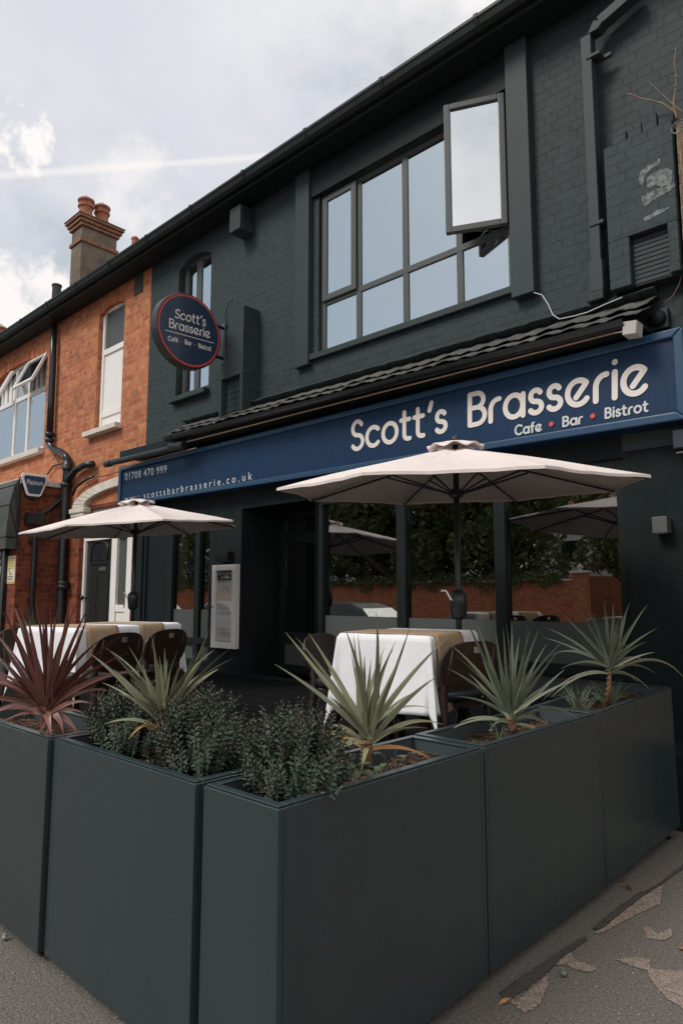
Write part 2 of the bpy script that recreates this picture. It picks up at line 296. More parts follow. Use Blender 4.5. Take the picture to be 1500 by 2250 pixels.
M['bark'] = mat('tree_bark', (.09, .07, .05), .9, var=.3, vscale=12, bump=.01, bscale=30)
M['crown'] = mat('tree_leaf', (.085, .12, .045), .5, tone=(.30, .32, .17), var=.2, vscale=3)
M['awning'] = mat('weathered_awning', (.035, .042, .036), .6, col2=(.075, .075, .062), vscale=4)
M['paper'] = mat('notice_paper', (.62, .56, .44), .7, var=.1)
M['ink'] = mat('dark_ink', (.06, .055, .05), .7)
M['ink_grey'] = mat('grey_ink', (.42, .40, .38), .8)
M['yellow'] = mat('yellow_print', (.46, .36, .07), .7)
M['menu_frame'] = mat('menu_case_frame', (.80, .77, .72), .4, var=.03)
M['door_black'] = mat('black_door_paint', (.018, .021, .021), .35)
M['obscure'] = mat('obscured_glass', (.075, .085, .082), .25, bump=.004, bscale=80)
M['curtain'] = mat('beige_curtain', (.30, .235, .17), .9)
M['net'] = mat('white_blind', (.80, .78, .76), .7, var=.02, vscale=2)
M['navy'] = mat('navy_panel', (.011, .017, .021), .5, spec=.15)
M['tin'] = mat('grey_metal_box', (.085, .09, .088), .5)
M['twig'] = mat('dry_twig', (.22, .14, .09), .9, var=.3, vscale=20)
M['oldbrick'] = brick_mat('crumbling_brick', (.24, .175, .135), (.15, .105, .08), (.32, .27, .22), bdist=.02, dirt=(.09, .07, .055))
M['scuff'] = mat('bare_scuff', (.25, .27, .26), .9, col2=(.045, .062, .064), vscale=26, bump=.006, bscale=40, detail=8)
M['glass_up'] = glass('mirror_glass', .78, (.90, .95, .97), .5, wob=.0012)
M['glass_shop'] = glass('shop_glass', .27, (.95, .98, .96), .55, wob=.0006)
M['glass_n'] = glass('neighbour_glass', .72, (.95, .97, .98), .7)
M['glass_case'] = glass('case_glass', .10, (1, 1, 1), .95)
M['car_grey'] = mat('grey_car_paint', (.06, .065, .07), .35, coat=.3)
M['car_white'] = mat('white_car_paint', (.35, .35, .35), .4, coat=.2)
M['car_red'] = mat('red_car_paint', (.42, .035, .04), .25, coat=1)
M['car_glass'] = mat('car_glass', (.02, .025, .03), .05, spec=.8)
M['rubber'] = mat('tyre_rubber', (.02, .02, .02), .8)
M['lamp'] = mat('lamp_lens', (.7, .7, .68), .1)
M['house_white'] = mat('white_stucco', (.75, .73, .70), .8)
# ------------------------------------------------------------------ lettering
def arc(cx, cy, rx, ry, a0, a1, n=14): return [(cx+rx*math.cos(math.radians(a0+(a1-a0)*i/n)), cy+ry*math.sin(math.radians(a0+(a1-a0)*i/n))) for i in range(n+1)]
G = {
 'S': (.50, [arc(.25,.75,.22,.25,28,270) + arc(.25,.25,.25,.25,90,-150)[1:]]),
 's': (.36, [arc(.18,.495,.155,.165,30,270) + arc(.18,.165,.18,.165,90,-150)[1:]]),
 'c': (.54, [arc(.30,.33,.30,.33,45,315,20)]),
 'C': (.70, [arc(.42,.5,.42,.5,48,312,22)]),
 'o': (.60, [arc(.30,.33,.30,.33,0,360,26)]),
 't': (.36, [[(.12,.92),(.12,.16)] + arc(.27,.16,.15,.16,180,270,6) + [(.35,0)], [(-.02,.66),(.33,.66)]]),
 "'": (.10, [[(.11,1.02),(.03,.78)]]),
 'B': (.52, [[(0,0),(0,1)], [(0,1),(.24,1)] + arc(.24,.77,.23,.23,90,-90) + [(0,.54)], [(0.0,.54),(.25,.54)] + arc(.25,.27,.27,.27,90,-90) + [(0,0)]]),
 'r': (.28, [[(0,0),(0,.36)] + arc(.26,.36,.26,.30,180,85,8)]),
 'a': (.58, [arc(.28,.33,.28,.33,0,360,26), [(.57,.64),(.57,0)]]),
 'e': (.58, [[(.24,.20),(.52,.55)], arc(.30,.33,.30,.33,43,322,22)]),
 'i': (.04, [[(.02,0),(.02,.66)], [(.02,.92),(.02,.925)]]),
 'f': (.28, [arc(.27,.8,.16,.2,90,180,6) + [(.11,0)], [(-.02,.64),(.27,.64)]]),
 'b': (.58, [[(0,1),(0,0)], arc(.30,.33,.30,.33,0,360,26)]),
 ' ': (.22, []), '~': (.0, []),
}
G['é'] = (.58, G['e'][1] + [[(.28,.80),(.40,.96)]])
def stroke_text(mb, txt, quad, sw=.10, gap=.16, depth=.004, nrm=V(0, -1, 0)):
    """rounded single-weight letters spread over the quad (bottom-left, bottom-right, top-left, top-right)"""
    bl, br, tl, tr = quad; x = 0; st = []
    for ch in txt:
        adv, ss = G[ch]
        for s_ in ss: st.append([(px+x, py) for px, py in s_])
        x += adv + gap
    tot = x - gap
    def pm(u, v): u /= tot; return (bl*(1-u)+br*u)*(1-v) + (tl*(1-u)+tr*u)*v
    h = sw/2
    for k, s_ in enumerate(st):
        off = nrm*(.0012 + depth + .00035*(k % 4)); p = [Vector((a, b)) for a, b in s_]; Lf, Rt = [], []
        closed = (p[0]-p[-1]).length < 1e-4
        for i in range(len(p)):
            if closed: t = p[(i+1) % (len(p)-1)] - p[(i-1) % (len(p)-1)]
            else: t = p[min(i+1, len(p)-1)] - p[max(i-1, 0)]
            t = t.normalized(); nrm2 = Vector((-t.y, t.x)); Lf.append(p[i]+nrm2*h); Rt.append(p[i]-nrm2*h)
        n = len(p); vs = [pm(*q)+off for q in Lf+Rt] + [pm(*q) for q in Lf+Rt]; fs = []
        for i in range(n-1):
            fs.append((i, i+1, n+i+1, n+i)); fs.append((2*n+i, 2*n+i+1, i+1, i)); fs.append((n+i, n+i+1, 3*n+i+1, 3*n+i))
        mb.add(vs, fs)
        if not closed:
            for e, sgn in ((0, -1), (n-1, 1)):
                t = (p[e]-p[e-1]) if e else (p[1]-p[0]); t = t.normalized()*sgn; q = Vector((-t.y, t.x))
                rim = [p[e] + (q*math.cos(math.pi*j/8) + t*math.sin(math.pi*j/8))*h for j in range(9)]
                mb.add([pm(*c)+off for c in rim] + [pm(*c) for c in rim], [tuple(range(9))] + [(j, j+1, 9+j+1, 9+j) for j in range(8)])
_fc = {}
def font_text(mb, txt, quad, nrm=V(0, -1, 0), off=.003, spacing=1.0):
    key = (txt, spacing)
    if key not in _fc:
        cu = bpy.data.curves.new('txt', 'FONT'); cu.body = txt; cu.space_character = spacing; cu.resolution_u = 3
        ob = bpy.data.objects.new('txt', cu); COL.objects.link(ob); bpy.context.view_layer.update()
        me = ob.evaluated_get(bpy.context.evaluated_depsgraph_get()).to_mesh()
        _fc[key] = ([tuple(v.co) for v in me.vertices], [tuple(p.vertices) for p in me.polygons])
        bpy.data.objects.remove(ob); bpy.data.curves.remove(cu)
    vs, fs = _fc[key]; bl, br, tl, tr = quad
    x0 = min(v[0] for v in vs); x1 = max(v[0] for v in vs); y0 = 0; y1 = max(v[1] for v in vs)
    o = []
    for v in vs:
        u = (v[0]-x0)/(x1-x0); q = (v[1]-y0)/(y1-y0); o.append((bl*(1-u)+br*u)*(1-q) + (tl*(1-u)+tr*u)*q + nrm*off)
    mb.add(o, fs)
# ------------------------------------------------------------------ wall with openings
def wall(mb, x0, x1, z0, z1, holes, Y=W, th=.16):
    xs = sorted({x0, x1} | {h[0] for h in holes} | {h[1] for h in holes}); zs = sorted({z0, z1} | {h[2] for h in holes} | {h[3] for h in holes})
    for i in range(len(xs)-1):
        for j in range(len(zs)-1):
            cx, cz = (xs[i]+xs[i+1])/2, (zs[j]+zs[j+1])/2
            if any(h[0] < cx < h[1] and h[2] < cz < h[3] for h in holes): continue
            a, b, c, d = xs[i], xs[i+1], zs[j], zs[j+1]
            mb.quad(V(a,Y,c), V(b,Y,c), V(b,Y,d), V(a,Y,d)); mb.quad(V(a,Y+th,d), V(b,Y+th,d), V(b,Y+th,c), V(a,Y+th,c))
    for a, b, c, d in list(holes):
        mb.quad(V(a,Y,c), V(a,Y,d), V(a,Y+th,d), V(a,Y+th,c)); mb.quad(V(b,Y,d), V(b,Y,c), V(b,Y+th,c), V(b,Y+th,d))
        mb.quad(V(a,Y,d), V(b,Y,d), V(b,Y+th,d), V(a,Y+th,d)); mb.quad(V(b,Y,c), V(a,Y,c), V(a,Y+th,c), V(b,Y+th,c))
    for a, q in ((x0, 0), (x1, 1)):
        p = [V(a,Y,z0), V(a,Y,z1), V(a,Y+th,z1), V(a,Y+th,z0)]; mb.quad(*(p[::-1] if q else p))
    mb.quad(V(x0,Y,z1), V(x1,Y,z1), V(x1,Y+th,z1), V(x0,Y+th,z1))
def bars(mb, x0, x1, z0, z1, y0, y1, wd, vs=(), hs=(), vw=None, hw=None):
    """rectangular frame with mullions vs (x centres) and rails hs (z centres); pieces butt, none overlap"""
    vw = vw or wd; hw = hw or wd
    mb.box(x0, x0+wd, y0, y1, z0, z1); mb.box(x1-wd, x1, y0, y1, z0, z1)
    mb.box(x0+wd, x1-wd, y0, y1, z0, z0+wd); mb.box(x0+wd, x1-wd, y0, y1, z1-wd, z1)
    xs = sorted(vs); lo = x0+wd
    for h_ in hs: mb.box(x0+wd, x1-wd, y0+.002, y1-.002, h_-hw/2, h_+hw/2)
    for v_ in xs: mb.box(v_-vw/2, v_+vw/2, y0+.0045, y1-.0045, z0+wd, z1-wd)
# ================================================================== SETTING
mb = MB(); mb.quad(V(-400,-400,-.13), V(400,-400,-.13), V(400,400,-.13), V(-400,400,-.13)); tag(mb.build('ground', M['asphalt_road']), kind='structure')
mb = MB(); mb.box(-60, 40, -2.6, 5.3, -.5, 0); tag(mb.build('pavement', M['asphalt']), kind='structure')
mb = MB(); mb.box(-60, 40, -2.75, -2.604, -.5, .003); tag(mb.build('kerb', M['kerb'], bevel=.02), kind='structure')
mb = MB(); mb.box(-70, 50, -14.9, -11.6, -.5, 0); tag(mb.build('far_pavement', M['asphalt']), kind='structure')
mb = MB(); mb.box(-70, 50, -11.596, -11.46, -.5, .003); tag(mb.build('far_kerb', M['kerb'], bevel=.02), kind='structure')
def ground_patch(pts, m, name, z, jag=.012):
    P = [atz(x, y, z) for x, y in pts]; o = []; jag = .0045
    for i in range(len(P)):
        a, b = P[i], P[(i+1) % len(P)]; n = max(2, int((b-a).length/.014))
        for k in range(n): q = a.lerp(b, k/n); o.append(V(q.x+U(-jag, jag), q.y+U(-jag, jag), z))
    mb = MB(); mb.quad(*o); tag(mb.build(name, m), kind='structure')
for pts in ([(1300,2052),(1330,2035),(1370,2000),(1420,1965),(1455,1944),(1450,1985),(1422,1998),(1372,2022),(1325,2048)],
            [(1120,2198),(1146,2192),(1204,2142),(1202,2165),(1182,2212),(1150,2226),(1124,2204)],
            [(1212,2122),(1236,2105),(1252,2091),(1268,2112),(1312,2127),(1300,2136),(1266,2130),(1240,2118)],
            [(1412,2038),(1424,2036),(1446,2052),(1472,2040),(1478,2055),(1462,2066),(1420,2062)],
            [(1350,2108),(1392,2104),(1430,2106),(1424,2124),(1440,2130),(1500,2132),(1560,2150),(1560,2230),(1500,2216),(1466,2196),(1434,2160),(1420,2132),(1390,2122)]):
    ground_patch(pts, M['concrete_patch'], 'worn_patch', .004)
for pts in ([(1300,2040),(1340,2005),(1400,1962),(1440,1945),(1500,1898),(1560,1860),(1560,1868),(1500,1908),(1452,1940),(1400,1975),(1345,2020),(1320,2040)],
            [(1096,2180),(1150,2142),(1210,2102),(1260,2070),(1285,2055),(1290,2062),(1246,2094),(1200,2136),(1150,2176),(1110,2196)]):
    ground_patch(pts, M['tar'], 'tar_joint', .007)
# grit and stone chips lying on the pavement
gr = MB()
for k in range(9000):
    if k % 3: x, y = U(-1.55, .3), U(1.5, 5.0)
    else: x, y = U(-4.6, -1.4), U(.5, 1.45)
    s_ = .0012+.0042*rnd()**3; a = U(0, 6.28); c = V(x, y, .0045); gr.col = rnd()*.98+.01
    p = [c + V(math.cos(a+q)*s_*U(.6,1.2), math.sin(a+q)*s_*U(.6,1.2), 0) for q in (0, 1.57, 3.14, 4.71)]; gr.add(p + [c+V(0,0,s_*.8)], [(0,1,4), (1,2,4), (2,3,4), (3,0,4)])
tag(gr.build('grit', mat('stone_grit', (.14, .125, .11), .95, spec=.1, tone=(.42, .36, .30))), kind='stuff')
# ================================================================== BRASSERIE BUILDING
bld = thing('brasserie_building', (-5.5, W, 0), 'two-storey brasserie with dark grey painted brick front, black-framed shop windows and tiled canopy', 'building')
XL = -9.36; XR = -1.515
wTL, wBR = at(697, 432, W), at(1124, 640, W)
wx0, wx1, wz0, wz1 = at(699, 780, W).x, wBR.x + .01, at(699, 780, W).z, at(697, 432, W).z
sx0, sx1, sz0, sz1 = at(394, 590, W).x, at(465, 560, W).x, at(372, 880, W).z - .02, at(400, 575, W).z
EZ = 6.76
mb = MB(); wall(mb, XL, .55, 3.9, EZ, [(wx0, wx1, wz0, wz1), (sx0, sx1, sz0, sz1)], th=.2)
wall(mb, XL, XR, 2.9, 3.8995, [], th=.2)
# corbel piers left from an older shop front
XP = -6.655; PF = 5.225; pl = at(482, 840, PF).x
nx0, nx1 = at(486, 850, PF).x, at(526, 850, PF).x; nzt = at(506, 828, PF).z; ptop = at(535, 668, PF).z; pz = 3.6
mb.box(pl, nx0, PF, W-.002, pz, nzt); mb.box(nx1, XP, PF, W-.002, pz, nzt); mb.box(pl, XP, PF, W-.002, nzt, ptop-.25); mb.box(pl+.09, XP-.012, PF+.014, W-.002, ptop-.25, ptop)
mb.box(nx0, nx1, PF+.09, W-.002, pz, nzt)
# right-hand pier
rl = at(1328, 400, 5.3).x; RF = 5.3; rr_ = -1.522
rnx0, rnx1, rnt = at(1380, 520, RF).x, at(1466, 520, RF).x, at(1420, 505, RF).z; rz = at(1335, 640, RF).z
rtop = at(1330, 325, RF).z
mb.box(rl, rnx0, RF, W-.002, rz, rnt); mb.box(rnx1, rr_, RF, W-.002, rz, rnt); mb.box(rl, rr_, RF, W-.002, rnt, rtop)
mb.box(rnx0, rnx1, RF+.07, W-.002, rz, rnt)
for k in range(4): mb.box(rl+.06+k*.12, rl+.172+k*.12, RF+.035+.012*(k % 2), W-.002, rtop+.006, rtop+.10+.02*(k % 3))
mb.box(.35, .549, W+.201, 13, 3.9, EZ)
mb.build('wall', M['painted_brick'], bld, bevel=.006)
# louvre slats of the two blocked niches
mb = MB()
for k in range(10):
    z = rz + .015 + k*(rnt-rz-.02)/10; mb.box(rnx0+.004, rnx1-.004, RF+.064, RF+.0695, z, z+.030)
mb.build('vent_slats', M['paint'], bld, bevel=.004); mb = MB()
for k in range(8):
    z = pz + .06 + k*(nzt-pz-.07)/8; mb.box(nx0+.004, nx1-.004, PF+.084, PF+.0895, z, z+.032)
mb.build('vent_slats', M['paint'], bld, bevel=.004)
mb = MB()
def rag(pts, j):
    P = [at(x, y, RF-.003) for x, y in pts]; o = []
    for i in range(len(P)):
        a, b = P[i], P[(i+1) % len(P)]; n = max(2, int((b-a).length/.012))
        o += [a.lerp(b, k/n)+V(U(-j,j), 0, U(-j,j)) for k in range(n)]
    mb.quad(*o)
rag(((1398,384),(1412,372),(1438,356),(1448,348),(1450,358),(1424,376),(1414,392),(1410,410),(1404,400)), .006)
rag(((1418,392),(1440,376),(1458,370),(1474,372),(1476,392),(1470,408),(1450,414),(1440,404),(1422,414)), .008)
rag(((1408,432),(1440,416),(1462,408),(1480,400),(1482,410),(1462,424),(1440,436),(1418,452),(1410,446)), .006)
rag(((1412,480),(1440,464),(1466,453),(1470,458),(1444,471),(1418,487)), .005)
mb.build('bare_patch', M['scuff'], bld)
# arch fillet over the small window
mb = MB(); n = 12; zsp = at(398, 590, W).z - .02; rise = sz1 - zsp
for i in range(n):
    a, b = sx0+(sx1-sx0)*i/n, sx0+(sx1-sx0)*(i+1)/n; t0, t1 = 2*i/n-1, 2*(i+1)/n-1
    za, zb = zsp+rise*(1-t0*t0), zsp+rise*(1-t1*t1)
    mb.prism([V(a,W+.002,za-.001), V(b,W+.002,zb-.001), V(b,W+.002,sz1+.002), V(a,W+.002,sz1+.002)], V(0,.17,0))
mb.build('arch_head', M['paint'], bld)
# timber boards round the big window
mb = MB()
b0, b1 = at(646, 700, 5.42).x, at(676, 700, 5.42).x; mb.box(b0, b1, 5.42, W-.002, at(650, 808, 5.42).z, EZ-.02)
mb.build('pilaster_board', M['paint'], bld, bevel=.004)
mb = MB(); b2, b3 = at(1118, 500, 5.40).x, at(1167, 500, 5.40).x; mb.box(b2, b3, 5.40, W-.002, at(1150, 646, 5.40).z, EZ-.02)
mb.build('pilaster_board', M['paint'], bld, bevel=.004)
mb = MB(); mb.box(b1+.004, b2-.004, 5.455, W-.002, wz1-.01, EZ-.02); mb.build('header_board', M['paint_dark'], bld, bevel=.003)
mb = MB(); mb.box(b1+.004, b2-.004, 5.44, W+.12, wz0-.055, wz0+.012); mb.build('window_sill', M['paint'], bld, bevel=.004)
# big upstairs window
FY = W + .05
tz = at(890, 592, FY).z - .01; mxs_ = [at(x, y, FY).x for x, y in ((787,650),(890,610),(1008,545))]
mb = MB(); bars(mb, wx0, wx1, wz0, wz1, FY, FY+.07, .065, mxs_, [tz], .075, .07)
win = mb.build('upstairs_window', M['frame'], bld, bevel=.006)
cols = [wx0+.065] + mxs_ + [wx1-.065]
for i in range(4):
    a, b = cols[i]+(.04 if i else 0), cols[i+1]-(.04 if i < 3 else 0)
    for z0, z1 in ((wz0+.065, tz-.037), (tz+.037, wz1-.065)):
        if i == 3 and z0 > tz: continue
        mb = MB()
        if i == 0 and z0 > tz:
            s_ = MB(); bars(s_, a-.03, b+.025, z0-.03, z1+.03, FY-.03, FY-.003, .075); sash = s_.build('sash', M['frame'], win, bevel=.006)
            mb.box(a+.05, b-.055, FY-.012, FY-.007, z0+.047, z1-.047)
        else: mb.box(a, b, FY+.02, FY+.026, z0, z1)
        mb.build('pane', M['glass_up'], win)
# side-hung sash standing open
hx = wx1 - .03; op = math.radians(25); sw_ = .585
z0, z1 = tz + .01, wz1 - .015
Mo = Matrix.Translation((hx, FY-.045, 0)) @ Matrix.Rotation(op, 4, 'Z')
mb = MB(); f_ = .062
for bx in ((-sw_, -sw_+f_, z0, z1), (-f_, 0, z0, z1), (-sw_+f_, -f_, z0, z0+f_), (-sw_+f_, -f_, z1-f_, z1)): mb.box(bx[0], bx[1], -.03, .03, bx[2], bx[3], Mo)
sash = mb.build('open_sash', M['frame'], win, bevel=.008)
mb = MB(); mb.box(-sw_+f_, -f_, -.004, .004, z0+f_, z1-f_, Mo); mb.build('pane', M['glass_up'], win)
mb = MB(); p0 = Mo @ V(-.30, .02, z0-.004); mb.tube([p0, V(hx-.12, FY+.01, z0+.01)], .004, 6); mb.tube([Mo @ V(-.2, .02, z0-.004), V(hx-.36, FY+.01, z0+.01)], .004, 6); mb.build('window_stay', M['steel'], win)
# small upstairs window
mb = MB(); SY = W + .10; smid = (sx0+sx1)/2 - .04
bars(mb, sx0+.01, sx1-.01, sz0+.05, sz1, SY, SY+.06, .06, [smid], [], .12)
sw2 = mb.build('narrow_window', M['frame'], bld, bevel=.006)
for a, b in ((sx0+.07, smid-.06), (smid+.06, sx1-.07)):
    mb = MB(); mb.box(a, b, SY+.025, SY+.03, sz0+.11, sz1-.06); mb.build('pane', M['glass_up'], sw2)
mb = MB(); mb.box(at(370,905,5.42).x, sx1+.03, 5.40, W+.12, sz0-.075, sz0+.002); mb.build('window_sill', M['paint'], bld, bevel=.012)
# eaves: soffit, fascia, ogee gutter, roof slope
XE = -16.5
gt = at(1000, 62, 5.06)
mb = MB(); mb.box(XE, .6, 5.2, W+.1, EZ, EZ+.02); mb.build('soffit', M['paint_dark'], bld)
mb = MB(); mb.box(XE, .6, 5.175, 5.2, EZ-.012, gt.z+.0); mb.build('fascia_board', M['gutter'], bld, bevel=.004)
prof = [(5.172, gt.z-.015), (5.172, gt.z-.115), (5.12, gt.z-.125), (5.085, gt.z-.095), (5.068, gt.z-.045), (5.055, gt.z-.03), (5.055, gt.z), (5.066, gt.z), (5.066, gt.z-.022), (5.10, gt.z-.06)]
mb = MB(); mb.prism([V(XE, y, z) for y, z in prof], V(.6-XE, 0, 0))
x = -14.6
while x < .5:
    mb.prism([V(x, 5.17, gt.z-.12), V(x, 5.118, gt.z-.131), V(x, 5.08, gt.z-.098), V(x, 5.049, gt.z-.03), V(x, 5.049, gt.z+.008), V(x, 5.075, gt.z+.004)], V(.045, 0, 0)); x += 1.15
mb.build('gutter', M['gutter'], bld, smooth=False)
mb = MB(); mb.prism([V(XE, 5.14, gt.z+.0), V(XE, 9.2, gt.z+2.75), V(XE, 13.2, gt.z), V(XE, 13.2, gt.z-.1), V(XE, 5.2, gt.z-.04)], V(17.1, 0, 0)); mb.build('roof', M['slate'], bld)
# box under the eaves
va, vb_ = at(504, 500, 5.26), at(527, 505, 5.26); vz0, vz1 = at(504, 513, 5.26).z, at(504, 462, 5.26).z
mb = MB(); mb.box(va.x, vb_.x, 5.26, W-.002, vz0, vz1)
for k in range(5): mb.box(vb_.x, vb_.x+.012, 5.30+k*0, W-.03, vz1-.05-k*.035, vz1-.035-k*.035)
mb.build('eaves_box', M['paint'], bld, bevel=.006)
# square downpipe on the upper wall, its offset elbow and shoe
DY = 5.37
a, b, c, d = at(1306, 78, DY), at(1316, 640, DY), at(1322, 88, DY), at(1402, -10, DY)
mb = MB(); pw = .045; pd = .055
mb.box(b.x-pw, b.x+pw, DY-pd+.0, DY+pd, b.z+.02, a.z); mb.box(b.x-pw-.012, b.x+pw+.012, DY-pd-.012, DY+pd+.012, b.z-.02, b.z+.24)
el = (d-a).normalized(); sd = V(-el.z, 0, el.x)
mb.prism([a - V(pw,0,0)+V(0,-pd,.002), a + V(pw,0,0)+V(0,-pd,.002), a + V(pw,0,.03)+el*.06+V(0,-pd,0), a+el*.06+V(-pw,-pd,.08)], V(0, 2*pd-.003, 0))
q0, q1 = a + el*.055 + V(0,0,.055), d + V(0, 0, .04)
mb.prism([q0-sd*pw+V(0,-pd+.003,0), q1-sd*pw+V(0,-pd+.003,0), q1+sd*pw+V(0,-pd+.003,0), q0+sd*pw+V(0,-pd+.003,0)], V(0, 2*pd-.006, 0))
for px, py in ((1308,130), (1316,497)):
    k = at(px, py, DY); mb.box(k.x-pw-.014, k.x+pw+.014, DY-pd-.010, DY+pd, k.z-.012, k.z+.02); mb.box(k.x+pw+.014, k.x+pw+.075, DY+.02, DY+.05, k.z-.014, k.z+.022)
mb.build('square_downpipe', M['paint'], bld, bevel=.005)
mb = MB(); mb.box(b.x-.08, b.x+.06, DY-.075, DY+.06, b.z-.10, b.z-.022); mb.build('pipe_shoe', M['black'], bld, bevel=.01)
# tiled pent canopy over the shop front
TY0, TY1 = 5.07, W-.004
TXA, TXB = 372, 1398
def cl(px_l, y_l, px_r, y_r, Y): A_, B_ = at(px_l, y_l, Y), at(px_r, y_r, Y); return lambda x: A_.z + (B_.z-A_.z)*(x-A_.x)/(B_.x-A_.x)
TY1_ = 5.22
z_a, z_b, z_c = cl(372, 952, 1390, 687, TY0), cl(372, 948, 1390, 674, TY1_), cl(372, 947, 1390, 668, W)
tx0, tx1 = at(360, 950, TY0).x, at(1405, 660, TY0).x
mb = MB(); per = .20
def tile_row(ya, fa_, yb, fb_, thick, amp, x0, x1, ph):
    n = int((x1-x0)/.02); vs = []; fs = []
    for i in range(n+1):
        x = x0+(x1-x0)*i/n; q = ((x+ph)/per) % 1.0; k = int((x+ph)/per)
        hgt = amp*(math.sin(math.pi*q)**2 if q < .7 else .2*math.sin(math.pi*q)) + .006*math.sin(k*5.1)+.004*math.sin(k*13.7)
        s_ = .012*math.sin(k*2.3); za, zb = fa_(x), fb_(x)
        vs += [V(x, ya+s_, za+hgt), V(x, yb, zb+hgt*.8), V(x, ya+s_, za+hgt-thick), V(x, yb, zb+hgt*.8-thick)]
    for i in range(n):
        o, p = i*4, i*4+4; fs += [(o, p, p+1, o+1), (o+2, o+3, p+3, p+2), (o, o+2, p+2, p), (o+1, p+1, p+3, o+3)]
    fs += [(0, 1, 3, 2), (n*4, n*4+2, n*4+3, n*4+1)]; mb.add(vs, fs)
tile_row(TY0, z_a, TY1_+.06, lambda x: z_b(x)-.010, .012, .014, tx0, tx1, 0)
tile_row(TY1_, z_b, W-.03, z_c, .012, .014, tx0+.02, tx1, .05)
mb.build('tiled_canopy', M['tile'], bld)
mb = MB()                                                        # mortar flaunching where tiles meet the wall
nf = 60
for i in range(nf):
    a, b = tx0+(tx1-tx0)*i/nf, tx0+(tx1-tx0)*(i+1)/nf; z = z_c(a) + .004
    mb.prism([V(a, W-.003, z-.03), V(a, W-.003, z+.10+U(0,.014)), V(a, W-.15, z+.016+U(0,.010))], V(b-a-.0005, 0, 0))
mb.build('mortar_fillet', M['paint'], bld, bevel=.01)
# lower gutter, fascia and light strip under it
g_z = cl(357, 961, 1380, 696, 5.0)
def half_gutter(mb, x0, x1, cy, r, dz=0):
    pr_ = [(cy-r*math.cos(math.pi*k/10), -r*math.sin(math.pi*k/10)) for k in range(11)] + [(cy+(r-.006)*math.cos(math.pi*k/10), -(r-.006)*math.sin(math.pi*k/10)) for k in range(11)]
    n = len(pr_); mb.add([V(x0, y, z+dz+g_z(x0)) for y, z in pr_] + [V(x1, y, z+dz+g_z(x1)) for y, z in pr_], [(i, (i+1) % n, n+(i+1) % n, n+i) for i in range(n)] + [tuple(range(n)), tuple(range(n, 2*n))[::-1]])
mb = MB(); half_gutter(mb, at(358, 962, 5.0).x, at(1365, 690, 5.0).x, 5.055, .055)
for px in (372, 400, 440, 590, 690, 870, 1010, 1275): k = at(px, 900, 5.0).x; half_gutter(mb, k, k+.05, 5.055, .061, .004)
ga = at(228, 1018, 5.0); gb = at(385, 980, 5.0)
mb.tube([V(ga.x, 5.06, ga.z), V(gb.x, 5.06, gb.z)], .046, 12); mb.tube([V(ga.x-.03, 5.06, ga.z-.004), V(ga.x+.12, 5.06, ga.z-.004)], .054, 12); mb.tube([V(gb.x-.2, 5.06, gb.z+.03), V(gb.x+.12, 5.06, gb.z+.0)], .056, 12)
mb.build('lower_gutter', M['black'], bld, smooth=False)
la, lb = at(410, 971, 5.12), at(1350, 731, 5.12); cz_ = lambda x: la.z + (lb.z-la.z)*(x-la.x)/(lb.x-la.x)
fx0 = ga.x+.25; mb = MB()
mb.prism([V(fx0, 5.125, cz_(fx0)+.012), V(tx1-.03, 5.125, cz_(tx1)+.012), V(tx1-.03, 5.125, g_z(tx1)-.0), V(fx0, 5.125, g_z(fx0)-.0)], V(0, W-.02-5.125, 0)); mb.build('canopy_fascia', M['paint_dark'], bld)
mb = MB(); mb.tube([V(la.x, 5.118, la.z), V(lb.x, 5.118, lb.z)], .008, 6); la2 = at(262, 1027, 5.12); lc = at(432, 984, 5.12)
mb.tube([V(la2.x, 5.118, la2.z), V(lc.x, 5.118, lc.z)], .005, 6); mb.build('light_strip', M['copper'], bld)
# ground floor
DK = .56
fz = 2.655; mb = MB()
gx = {k: at(k, 1200, W).x for k in (296, 313, 372, 463, 530, 690, 693, 1376)}
lwz0, lwz1 = DK+.12, fz
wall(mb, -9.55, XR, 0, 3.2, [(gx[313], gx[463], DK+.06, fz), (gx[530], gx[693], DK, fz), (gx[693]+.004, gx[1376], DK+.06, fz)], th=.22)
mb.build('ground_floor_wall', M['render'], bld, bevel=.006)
mb = MB(); mb.box(gx[1376]+.004, XR-.002, 5.485, W-.002, at(1430, 985, W).z, 3.1); mb.build('plain_band', M['paint'], bld, bevel=.003)
mb = MB(); mb.box(-1.9, XR+.3, 5.0, W-.002, 0, .5); mb.build('plinth', M['render'], bld, bevel=.01)
# right shop window
GY = W + .03
sx = [gx[693]+.004, gx[1376]]
ml = [at(879, 1200, GY).x, at(1096, 1200, GY).x]; bz0 = DK + .06; sillz = .93
mb = MB(); bars(mb, sx[0], sx[1], bz0, fz, GY, GY+.09, .075, ml, [sillz], .115, .10)
shw = mb.build('shop_window', M['paint_dark'], bld, bevel=.004)
ce = [sx[0]+.075] + ml + [sx[1]-.075]; frz = at(1000, 1360.5, GY).z
for i in range(3):
    a, b = ce[i]+(.06 if i else 0), ce[i+1]-(.06 if i < 2 else 0)
    mb = MB(); mb.box(a, b, GY+.055, GY+.061, frz, fz-.075); mb.build('pane', M['glass_shop'], shw)
    mb = MB(); mb.box(a, b, GY+.050, GY+.061, sillz+.05, frz-.001); mb.build('frosted_pane', M['film'], shw)
    mb = MB(); mb.box(a, b, GY+.050, GY+.061, bz0+.075, sillz-.05); mb.build('frosted_pane', M['film'], shw)
